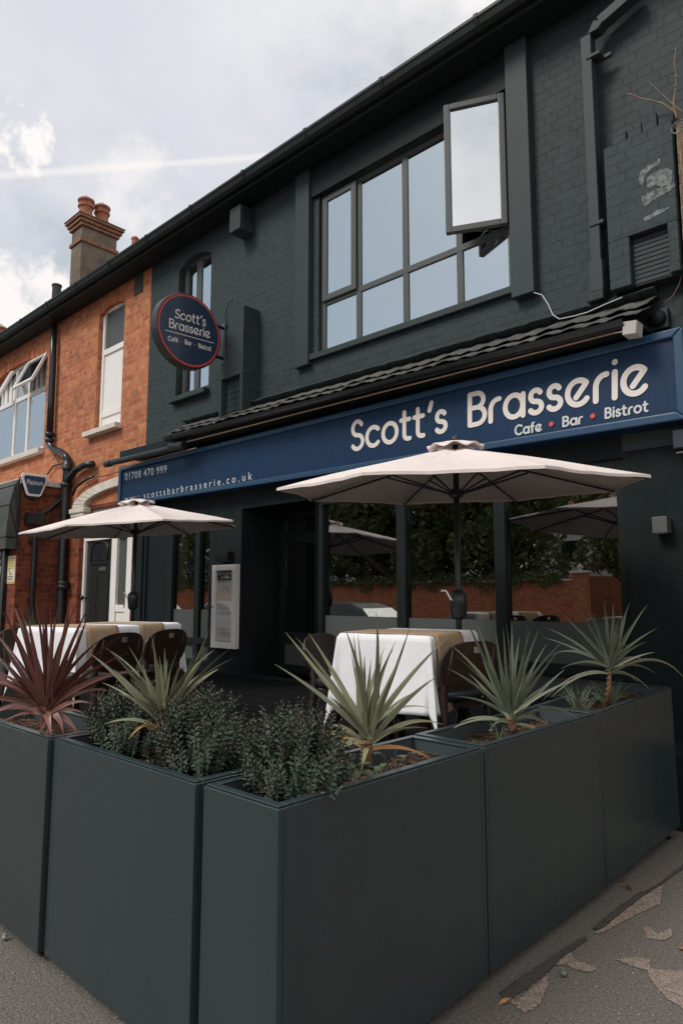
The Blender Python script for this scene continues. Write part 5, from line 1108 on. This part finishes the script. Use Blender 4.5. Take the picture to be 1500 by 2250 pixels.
# ================================================================== PARASOLS
def parasol(cx, cy, z, ztop, R_, rot, tx, ty, base_z, label, crank, hz):
    t = thing('parasol', (cx, cy, base_z), label, 'parasol', 'beige octagonal parasols over the tables')
    n = 8; mb = MB(); top = []; 
    def pos(r, a, zz): x, y = r*math.cos(a), r*math.sin(a); return V(cx+x, cy+y, zz + tx*x + ty*y)
    rings = [.10, .25, .4, .55, .7, .85, 1.0]; sub = 8; vs = []; fs = []
    for ri, f in enumerate(rings):
        for k in range(n):
            for j in range(sub):
                s_ = j/sub; a0, a1 = rot+2*math.pi*k/n, rot+2*math.pi*(k+1)/n
                p0, p1 = V(math.cos(a0), math.sin(a0), 0), V(math.cos(a1), math.sin(a1), 0); q = p0.lerp(p1, s_)*R_*f
                pin = 1-.045*f*math.sin(math.pi*s_)*f                     # hem drawn in between ribs
                zz = z + (ztop-z)*(1-f)*(1+.10*f) - .026*math.sin(math.pi*s_)*math.sin(math.pi*f)**.8 
                vs.append(V(cx+q.x*pin, cy+q.y*pin, zz + tx*q.x + ty*q.y + .0025*math.sin(k*7+j*2.1+f*9)))
    m_ = n*sub
    for i in range(len(rings)-1):
        for k in range(m_): fs.append((i*m_+k, i*m_+(k+1) % m_, (i+1)*m_+(k+1) % m_, (i+1)*m_+k))
    mb.add(vs, fs); can = mb.build('canopy', M['canvas'], t); so_ = can.modifiers.new('thick', 'SOLIDIFY'); so_.thickness = .004; so_.offset = -1
    mb = MB()
    for k in range(n):
        for i in range(len(rings)-1):
            a_, b_ = vs[i*m_+k*sub], vs[(i+1)*m_+k*sub]; sdn = (b_-a_).cross(V(0,0,1)).normalized()*.007; up_ = V(0,0,.0035)
            mb.add([a_-sdn, a_+up_, a_+sdn, b_-sdn, b_+up_, b_+sdn], [(0,3,4,1), (1,4,5,2)])
    mb.build('rib_seams', M['canvas'], can)
    # hem turned down
    mb = MB(); last = vs[-m_:]
    mb.add(last + [v+V(0,0,-.014) for v in last], [(k, (k+1) % m_, m_+(k+1) % m_, m_+k) for k in range(m_)]); hm = mb.build('hem', M['canvas'], can); so_ = hm.modifiers.new('thick', 'SOLIDIFY'); so_.thickness = .003
    # vent cap with wavy edge
    mb = MB(); vs2 = [V(cx, cy, ztop+.055)]; fs2 = []; mm = 48
    for i, (r, h_) in enumerate(((.08, .045), (.145, .026), (.20, .010))):
        for k in range(mm):
            a = rot+2*math.pi*k/mm; wv = (.5-.5*math.cos(2*math.pi*(k % 6)/6)); vs2.append(V(cx+r*math.cos(a), cy+r*math.sin(a), ztop+h_-.022*(r/.20) + .030*wv*(r/.20)**2 + tx*r*math.cos(a)+ty*r*math.sin(a)))
    for k in range(mm):
        fs2.append((0, 1+k, 1+(k+1) % mm))
        for i in range(2): fs2.append((1+i*mm+k, 1+(i+1)*mm+k, 1+(i+1)*mm+(k+1) % mm, 1+i*mm+(k+1) % mm))
    mb.add(vs2, fs2); v_ = mb.build('vent', M['canvas'], can, smooth=True); so_ = v_.modifiers.new('thick', 'SOLIDIFY'); so_.thickness = .004
    mb = MB(); mb.lathe((cx, cy, ztop+.05), [(.03,0),(.034,.012),(.02,.03),(.008,.036)], 12); mb.build('finial', M['pole'], t, smooth=True)
    mb = MB(); mb.tube([V(cx, cy, base_z+.03), V(cx, cy, ztop+.02)], .021, 14); mb.build('pole', M['pole'], t, smooth=True)
    mb = MB(); mb.lathe((cx, cy, ztop-.10), [(.05,0),(.05,.05),(.03,.06)], 12); mb.lathe((cx, cy, z-.06), [(.035,0),(.055,.02),(.055,.05),(.035,.06)], 12); mb.build('hub', M['pole'], t)
    for k in range(n):
        a = rot+2*math.pi*k/n; mb = MB(); P0 = pos(.05, a, ztop-.06); P1 = pos(R_*.985, a, z-.012); mb.tube([P0, P1], .008, 6)
        mb.build('rib', M['pole'], t); mb = MB(); mb.tube([pos(.05, a, z-.03), P0.lerp(P1, .42)+V(0,0,-.01)], .007, 6); mb.build('strut', M['pole'], t)
    mb = MB(); mb.lathe((cx, cy, hz-.16), [(.036,0),(.052,.02),(.062,.12),(.060,.17),(.03,.20)], 14); mb.build('crank_housing', M['pole'], t, smooth=True)
    mb = MB(); hv = (-CR*.6 - CD*.8).normalized(); hv.z = 0; h0 = V(cx, cy, hz-.04) + hv*.05
    sdv = -CR; mb.tube([h0, h0+sdv*.03+V(0,0,.015), h0+sdv*.055+V(0,0,.065), h0+sdv*.065+V(0,0,.075), h0+sdv*.095+V(0,0,.072)], [.007,.009,.008,.008,.010], 8); mb.build('crank_handle', M['chrome'], t, smooth=True)
    mb = MB(); mb.lathe((cx, cy, base_z), [(.26,0),(.26,.03),(.22,.055),(.06,.06),(.03,.2),(.024,.2)], 28); mb.build('base', M['pole'], t)
k = 1.25/1.2
parasol(-2.569*k, 3.832*k, 1.55+.706*k, 1.55+.99*k, 1.25, 2.535, -.027, .052, DK, 'larger-looking beige parasol right of the entrance, under the main lettering', True, 1.55-.0*k)
k = 1.18
parasol(-7.011, 4.028, 2.289, 2.588, 1.196, .478, .024, .075, DK, 'beige parasol on the left, in front of the brick house door', True, 1.55)
# ================================================================== TABLES, CLOTHS, CHAIRS
def table(c, wx, wy, rot, ztop, label, lab_cloth, runners, over, seed):
    random.seed(seed)
    t = thing('dining_table', (c.x, c.y, DK), label, 'table', 'dining tables on the terrace')
    Mt = Matrix.Translation((c.x, c.y, 0)) @ Matrix.Rotation(rot, 4, 'Z'); hx_, hy_ = wx/2, wy/2
    mb = MB(); mb.box(-hx_+.004, hx_-.004, -hy_+.004, hy_-.004, ztop-.035, ztop-.004, Mt); mb.build('table_top', M['walnut'], t, bevel=.004)
    mb = MB(); mb.box(-hx_+.05, hx_-.05, -hy_+.05, hy_-.05, ztop-.11, ztop-.036, Mt); mb.build('apron', M['walnut'], t)
    for sx_ in (-1, 1):
        for sy_ in (-1, 1): x, y = sx_*(hx_-.06), sy_*(hy_-.06); mb = MB(); mb.box(x-.026, x+.026, y-.026, y+.026, DK, ztop-.037, Mt); mb.build('leg', M['walnut'], t, bevel=.004)
    n = 74; vs = []; fs = []; mb = MB(); ex, ey = hx_+over, hy_+over; p1, p2, p3 = U(0,6), U(0,6), U(0,6)
    nx = 60; ny = 72
    for i in range(nx+1):
        for j in range(ny+1):
            u, v = -ex+2*ex*i/nx, -ey+2*ey*j/ny; cu, cv = max(-hx_, min(hx_, u)), max(-hy_, min(hy_, v)); du, dv = u-cu, v-cv; rho = math.hypot(du, dv)
            if rho < 1e-6: vs.append(Mt @ V(u, v, ztop+.002+.0012*math.sin(u*17+p1)*math.cos(v*14+p2))); continue
            th = math.atan2(abs(dv), abs(du)); cr_ = math.sin(2*th)**2; f = rho/over
            if cr_ < .02:
                s_ = v if abs(du) > 0 else u
                offs = .010 + .055*rho + .026*f*f*math.sin(s_*9+p1+p3) + .012*f*math.sin(s_*23+p2)
                dx_, dy_ = (du/rho, dv/rho)
                drop = math.sqrt(max(rho**2-offs**2*.5, 0))
            else:
                offs = .010 + rho*(.055+.10*cr_) ; dx_, dy_ = du/rho, dv/rho; sw_ = .11*f*math.sin(4*th)*(1 if du*dv > 0 else -1)
                dx_, dy_ = dx_ - dy_*sw_*1.5, dy_ + dx_*sw_*1.5
                drop = math.sqrt(max(rho**2-offs**2*.7, 0))
            soft = min(1, rho/.018)
            vs.append(Mt @ V(cu+dx_*offs, cv+dy_*offs, ztop+.002 - drop + .006*(1-soft)*0))
    for i in range(nx):
        for j in range(ny): a = i*(ny+1)+j; fs.append((a, a+ny+1, a+ny+2, a+1))
    mb.add(vs, fs); cl = mb.build('tablecloth', M['cloth'], smooth=True); so_ = cl.modifiers.new('thick', 'SOLIDIFY'); so_.thickness = .002; so_.offset = 1
    tag(cl, lab_cloth, 'tablecloth', 'white tablecloths')
    for (v0, v1, hang, lab) in runners:
        mb = MB(); vs = []; fs = []; m_ = 8; prof = [(-hx_-.04, -.30), (-hx_-.03, -.15), (-hx_-.022, -.03), (-hx_-.012, .001), (-hx_, .0075)] + [(-hx_+wx*k/10, .0075) for k in range(1, 10)] + [(hx_, .0075), (hx_+.014, .0), (hx_+.024, -.03), (hx_+.034, -hang*.4), (hx_+.05, -hang*.75), (hx_+.062, -hang)]
        for x, z in prof:
            for j in range(m_+1): y = -hy_+wy*(v0+(v1-v0)*j/m_); wv = .006*math.sin(j*1.3+p1)*min(1, max(0, -z*4)); vs.append(Mt @ V(x+(wv if x > 0 else -wv)+(.012*max(0,-z/.3)), y, ztop+z+(.012*math.sin(j*.7) if z < -hang*.9 else 0)))
        for i in range(len(prof)-1):
            for j in range(m_): a = i*(m_+1)+j; fs.append((a, a+m_+1, a+m_+2, a+1))
        mb.add(vs, fs); r_ = mb.build('table_runner', M['runner'], smooth=True); so_ = r_.modifiers.new('thick', 'SOLIDIFY'); so_.thickness = .003; so_.offset = 1; tag(r_, lab, 'table runner', 'tan table runners')
    return Mt
TZ = 1.32
MR = table(V(-2.71, 3.50, 0), .58, .80, math.radians(14), TZ, 'dining table under the white cloth right of the entrance', 'white tablecloth with a long pointed corner, on the right-hand table', [(.06, .60, .42, 'tan runner hanging towards the right-hand chair')], .43, 2)
ML = table(V(-5.075, 2.69, 0), .54, 1.13, math.radians(19), TZ, 'longer dining table on the left, set with two chairs', 'white tablecloth on the left-hand table with two runners', [(.06, .34, .36, 'tan runner nearer the bronze spiky plant, on the left-hand table'), (.55, .80, .36, 'tan runner nearer the menu case, on the left-hand table')], .38, 4)
def chair_proto(label):
    t = thing('dining_chair', (0, 0, 0), label, 'chair', 'walnut chairs with curved backs')
    # faces -x; back at +x
    mb = MB(); pts = [(.24, .5)]
    ring_ = []; n = 28
    for k in range(n):
        a = 2*math.pi*k/n; ring_.append((math.copysign(abs(math.cos(a))**.72, math.cos(a))*.245, math.copysign(abs(math.sin(a))**.72, math.sin(a))*.135))
    def bp(y, z, o): return V(.20 + .02 - .35*y*y*1.2 + o + (z-.60)*.18, y, z)
    front = [bp(y, .60+z, -.008) for y, z in ring_]; back = [bp(y, .60+z, .008) for y, z in ring_]
    cf, cb_ = bp(0, .60, -.008), bp(0, .60, .008)
    inner_f = [bp(y*.5, .60+z*.5, -.008) for y, z in ring_]; inner_b = [bp(y*.5, .60+z*.5, .008) for y, z in ring_]
    vs = front+back+inner_f+inner_b+[cf, cb_]; fs = []
    for k in range(n):
        j = (k+1) % n; fs += [(k, j, n+j, n+k), (k, 2*n+k, 2*n+j, j), (n+k, n+j, 3*n+j, 3*n+k), (2*n+k, 4*n, 2*n+j), (3*n+k, 3*n+j, 4*n+1)]
    mb.add(vs, fs); mb.build('backrest', M['walnut'], t, smooth=False, bevel=.003)
    mb = MB(); c_ = bp(0, .687, .012); mb.box(c_.x-.006, c_.x+.004, -.024, .024, c_.z-.02, c_.z+.016); mb.build('back_plate', M['steel'], t, bevel=.002)
    mb = MB(); vs = []; mm = 28; fs = []
    for h_, s_ in ((.40, .90), (.42, 1.0), (.452, 1.0), (.468, .93), (.474, .6)):
        for k in range(mm): a = 2*math.pi*k/mm; vs.append(V(-.03+math.copysign(abs(math.cos(a))**.62, math.cos(a))*.225*s_, math.copysign(abs(math.sin(a))**.62, math.sin(a))*.225*s_, h_))
    for i in range(4):
        for k in range(mm): fs.append((i*mm+k, i*mm+(k+1) % mm, (i+1)*mm+(k+1) % mm, (i+1)*mm+k))
    fs += [tuple(range(mm))[::-1], tuple(range(4*mm, 5*mm))]; mb.add(vs, fs); mb.build('seat', M['leather'], t, smooth=True)
    mb = MB(); bars(mb, -.19, .14, .35, .351, 0, 0, .01) if False else mb.box(-.19, .13, -.185, .185, .355, .398); mb.build('seat_frame', M['walnut'], t, bevel=.005)
    for s_ in (-1, 1):
        mb = MB(); mb.tube([V(-.21, s_*.205, 0), V(-.18, s_*.19, .385)], [.015, .022], 10); mb.build('leg', M['walnut'], t, smooth=True)
        mb = MB(); mb.tube([V(.235, s_*.20, 0), V(.165, s_*.185, .30), V(.16, s_*.183, .45), V(.198, s_*.178, .58), V(.222, s_*.175, .70)], [.014, .022, .022, .018, .013], 10); mb.build('leg', M['walnut'], t, smooth=True)
    return t
def dup(root, loc, rz, label):
    r = root.copy(); COL.objects.link(r); r.location = loc; r.rotation_euler = (0, 0, rz); r['label'] = label
    for ch in list(root.children):
        c = ch.copy(); COL.objects.link(c); c.parent = r
    return r
ch = chair_proto('dark walnut chair with oval back at the right-hand table, on its right side')
ch.location = (-2.40, 3.42, DK); ch.rotation_euler = (0, 0, math.radians(-8))
pq = MR @ V(-.44, .0, 0); dup(ch, (pq.x, pq.y, DK), math.radians(194), 'walnut chair half hidden behind the right-hand white tablecloth')
dup(ch, (-4.635, 2.395, DK), math.radians(19), 'dark chair with oval back at the left-hand table, nearer the bronze spiky plant')
dup(ch, (-4.845, 2.905, DK), math.radians(19), 'dark chair with oval back at the left-hand table, nearer the menu case')
pq = ML @ V(-.48, -.18, 0); dup(ch, (pq.x, pq.y, DK), math.radians(199), 'chair on the far side of the left-hand table, its back to the brick house')
# ================================================================== LITTLE THINGS ON THE PAVEMENT
def debris(x, y, name, m, label, cat, kind):
    c = atz(x, y, .006); mb = MB()
    if kind == 'leaf':
        a = U(0, 6.28); u, v_ = V(math.cos(a), math.sin(a), .25)*.028, V(-math.sin(a), math.cos(a), .15)*.011
        mb.add([c-u, c+v_+V(0,0,.008), c+u+V(0,0,.006), c-v_+V(0,0,.006), c+V(0,0,.003), c+V(0,0,.006)], [(0,4,1),(1,4,2),(2,4,3),(3,4,0)])
    else: mb.ball(c+V(0,0,.010), .013, 10, (1, 1, .9)); mb.lathe(c+V(0,0,.020), [(.008,0),(.006,.004),(.001,.008)], 8)
    tag(mb.build(name, m, smooth=(kind != 'leaf')), label, cat)
debris(1238, 2144, 'acorn', M['ivy'], 'small green acorn on the tarmac', 'acorn', 'nut')
debris(1108, 2202, 'fallen_leaf', M['leaf_dry'], 'curled orange leaf at the end of a worn patch', 'leaf', 'leaf')
debris(1368, 1936, 'fallen_leaf', M['stem'], 'brown leaf lying close to the planter base', 'leaf', 'leaf')
debris(1380, 1952, 'fallen_leaf', M['leaf_red'], 'small reddish leaf on the tarmac near the planter joint', 'leaf', 'leaf')
debris(1496, 2086, 'fallen_leaf', M['leaf_dry'], 'orange leaf at the right edge of the tarmac', 'leaf', 'leaf')
debris(11, 2064, 'pebble', M['kerb'], 'pale pebble by the left-hand planters', 'pebble', 'nut')
# ================================================================== ACROSS THE STREET (seen in the glass)
WYs = -14.9
wl = thing('street_wall', (-20, WYs, 0), 'red brick wall with stone coping across the street', 'wall')
wx_r = at(1285, 1290, 11-WYs).x
mb = MB(); mb.box(-60, wx_r-.6, WYs-.24, WYs, 0, 2.12); mb.box(wx_r-.6, wx_r, WYs-.3, WYs+.06, 0, 2.42); mb.build('brickwork', M['wall_brick'], wl)
mb = MB(); mb.box(-60, wx_r-.602, WYs-.29, WYs+.05, 2.121, 2.21); mb.box(wx_r-.66, wx_r+.06, WYs-.36, WYs+.12, 2.421, 2.52); mb.lathe((wx_r-.3, WYs-.12, 2.52), [(.16,0),(.05,.05),(.14,.16),(.05,.27),(.01,.28)], 14); mb.build('coping', M['cream'], wl, bevel=.01)
wl2 = thing('street_wall', (-4, WYs, 0), 'lighter stretch of brick wall beyond the gateway across the street', 'wall')
mb = MB(); mb.box(wx_r+2.6, 40, WYs-.24, WYs, 0, 2.0); mb.build('brickwork', M['red_brick'], wl2)
random.seed(33)
def tree(x, y, hgt, cr_, zc, n, label, kindm='crown'):
    t = thing('street_tree', (x, y, 0), label, 'tree', 'trees behind the wall across the street')
    mb = MB(); mb.tube([V(x, y, -.1), V(x+.1, y, zc*.5), V(x, y+.1, zc), V(x+.1, y, zc+hgt*.25)], [.26, .2, .15, .06], 10)
    for k in range(7): a = U(0, 6.28); z = zc*U(.6, 1.1); mb.tube([V(x, y, z), V(x+math.cos(a)*cr_*.4, y+math.sin(a)*cr_*.4, z+hgt*.12), V(x+math.cos(a)*cr_*.8, y+math.sin(a)*cr_*.8, z+hgt*U(.15,.3))], [.09, .06, .02], 6)
    mb.build('trunk', M['bark'], t, smooth=True)
    mb = MB(); cl = [(U(-.8,.8)*cr_, U(-.7,.7)*cr_, U(-.42,.5)*hgt*.8, U(.28,.52)*cr_) for _ in range(26)]
    for k in range(n):
        c = random.choice(cl); d = V(random.gauss(0,1), random.gauss(0,1), random.gauss(0,1)).normalized()*c[3]*U(.45,1)**.5; p = V(x+c[0], y+c[1], zc+hgt*.38+c[2]) + d
        u = V(U(-1,1), U(-1,1), U(-1,1)).normalized(); v_ = u.orthogonal().normalized(); s_ = U(.11,.22); mb.col = rnd()*.9+.01
        mb.quad(p-u*s_, p+v_*s_*.5, p+u*s_, p-v_*s_*.5)
    mb.build('crown', M['crown'], t)
tree(-27.0, -17.6, 8.0, 3.4, 2.6, 13500, 'broad dense dark tree, farthest left behind the street wall')
tree(-22.0, -17.2, 8.5, 3.6, 2.4, 14250, 'tallest dark tree overhanging the middle of the street wall')
tree(-17.0, -17.8, 7.0, 3.0, 2.5, 12000, 'rounded tree behind the wall beside the white house')
tree(-10.3, -17.4, 5.6, 2.4, 2.3, 9750, 'smaller tree behind the gateway across the street')
tree(-31.5, -19.5, 9.5, 4.0, 2.2, 12000, 'dark tree in the second row at the left of the street wall')
tree(-24.5, -20.5, 10.0, 4.2, 2.2, 13000, 'dark tree in the second row behind the tallest one')
tree(-19.2, -20.8, 9.0, 3.6, 2.2, 11000, 'dark tree in the second row close to the white house')
tree(-36.5, -18.5, 9.0, 4.2, 2.5, 11000, 'wide dark tree far down the street, next after the broad dense one')
tree(-42.0, -17.6, 9.5, 4.2, 2.3, 11000, 'tall dark tree far down the street, second from the end')
tree(-48.5, -18.0, 9.5, 4.4, 2.3, 11000, 'last dark tree at the far end of the street wall')
hz_ = thing('white_house', (-14, -27, 0), 'white stucco and brick house behind the trees across the street', 'house')
mb = MB(); mb.box(-20, -8, -33, -27, 2.6, 6.5); mb.build('upper_wall', M['house_white'], hz_)
mb = MB(); mb.box(-20, -8, -33, -27.002, 0, 2.598); mb.build('lower_wall', M['wall_brick'], hz_)
mb = MB(); mb.prism([V(-20.4, -26.6, 6.5), V(-20.4, -30, 9.2), V(-20.4, -33.4, 6.5)], V(12.8, 0, 0)); mb.build('roof', M['terracotta'], hz_)
for x in (-18.4, -14.8, -11.2):
    for z in (1.0, 3.4): mb = MB(); mb.box(x, x+1.5, -26.995, -26.93, z, z+1.4); wq = mb.build('window', M['white'], hz_); mb = MB(); mb.box(x+.1, x+1.4, -26.925, -26.92, z+.1, z+1.3); mb.build('pane', M['car_glass'], wq)
iv = MB()
for k in range(5200):
    x = U(-40, wx_r-1); d = (.16+.28*abs(math.sin(x*.9)*math.sin(x*2.3+1)))*rnd(); p = V(x, WYs+.07+U(0,.12), 2.26+U(0,.28)-d*1.6); u = V(U(-1,1), U(-.6,.6), U(-1,1)).normalized(); v_ = u.orthogonal().normalized(); s_ = U(.05,.09); iv.col = rnd()*.8+.01
    iv.quad(p-u*s_, p+v_*s_*.7, p+u*s_, p-v_*s_*.7)
tag(iv.build('ivy', M['crown']), 'ivy trailing over the coping of the brick wall across the street', 'ivy', kind='stuff')
def car(x, y, rz, paint, label):
    t = thing('parked_car', (x, y, -.13), label, 'car', 'cars parked along the street'); t.rotation_euler = (0, 0, rz)
    Mc = Matrix.Translation((x, y, -.13)) @ Matrix.Rotation(rz, 4, 'Z')
    prof = [(-2.05,.35),(-2.1,.55),(-2.05,.85),(-1.9,.98),(-1.5,1.30),(-1.0,1.46),(-.3,1.50),(.35,1.42),(1.0,1.02),(1.75,.90),(2.05,.72),(2.12,.5),(2.05,.3)]
    body = [(-2.05,.30),(-2.1,.55),(-2.05,.85),(-1.85,.97),(.95,.98),(1.75,.88),(2.05,.70),(2.12,.48),(2.05,.28)]
    def put2(o):
        o.parent = t; return o
    def loft(poly, w0, w1, zlo, zhi, nm, m):
        mb = MB(); n = len(poly); vs = []
        for s_ in (-1, 1):
            for px, pz in poly: f = (pz-zlo)/(zhi-zlo); vs.append(V(px, s_*(w0+(w1-w0)*max(0, min(1, f))), pz))
        fs = [tuple(range(n)), tuple(range(n, 2*n))[::-1]] + [(i, n+i, n+(i+1) % n, (i+1) % n) for i in range(n)]
        mb.add(vs, fs); return put2(mb.build(nm, m, bevel=.05, seg=3))
    loft(body, .86, .84, .3, 1.0, 'body', paint)
    loft([(-1.83,.99),(-1.42,1.31),(-.95,1.45),(-.3,1.49),(.35,1.41),(.95,.99)], .80, .60, .99, 1.5, 'roof_shell', paint)
    loft([(-1.66,1.02),(-1.38,1.27),(-.95,1.38),(-.3,1.41),(.28,1.34),(.76,1.02)], .815, .645, .99, 1.5, 'side_window', M['car_glass'])
    mb = MB(); mb.prism([V(.44,-.6,1.38), V(.94,-.72,1.03), V(.94,.72,1.03), V(.44,.6,1.38)], V(.02,0,.02)); put2(mb.build('windscreen', M['car_glass']))
    for px in (-1.3, 1.3):
        for s_ in (-1, 1):
            mb = MB(); A = Matrix.Rotation(math.pi/2, 3, 'X'); mb.lathe((px, s_*.80+.1, .32), [(.20,0),(.32,.02),(.32,.18),(.20,.2)], 20, A); wq = put2(mb.build('wheel', M['rubber']))
            mb = MB(); mb.lathe((px, s_*.80+.106, .32), [(.19,0),(.19,.212)], 14, A); r_ = mb.build('rim', M['steel']); r_.parent = wq
    for s_ in (-1, 1):
        mb = MB(); mb.ball((2.02, s_*.62, .68), .12, 10, (.5, 1.2, .7)); put2(mb.build('headlight', M['lamp'], smooth=True))
        mb = MB(); mb.ball((-2.05, s_*.68, .82), .1, 10, (.4, 1, 1.2)); put2(mb.build('tail_light', M['red'], smooth=True))
        mb = MB(); mb.ball((.62, s_*.93, 1.02), .09, 10, (.6, 1, .8)); put2(mb.build('wing_mirror', paint, smooth=True))
car(-14.6, -4.3, math.pi, M['car_grey'], 'grey hatchback parked at the kerb in front of the brasserie')
car(-20.4, -4.3, math.pi, M['car_white'], 'white hatchback parked farther along the kerb')
car(-26.0, -4.3, math.pi, M['car_grey'], 'dark grey hatchback farthest along the kerb')
car(3.6, 3.0, math.radians(80), M['car_red'], 'red hatchback drawn up on the forecourt beside the planters')
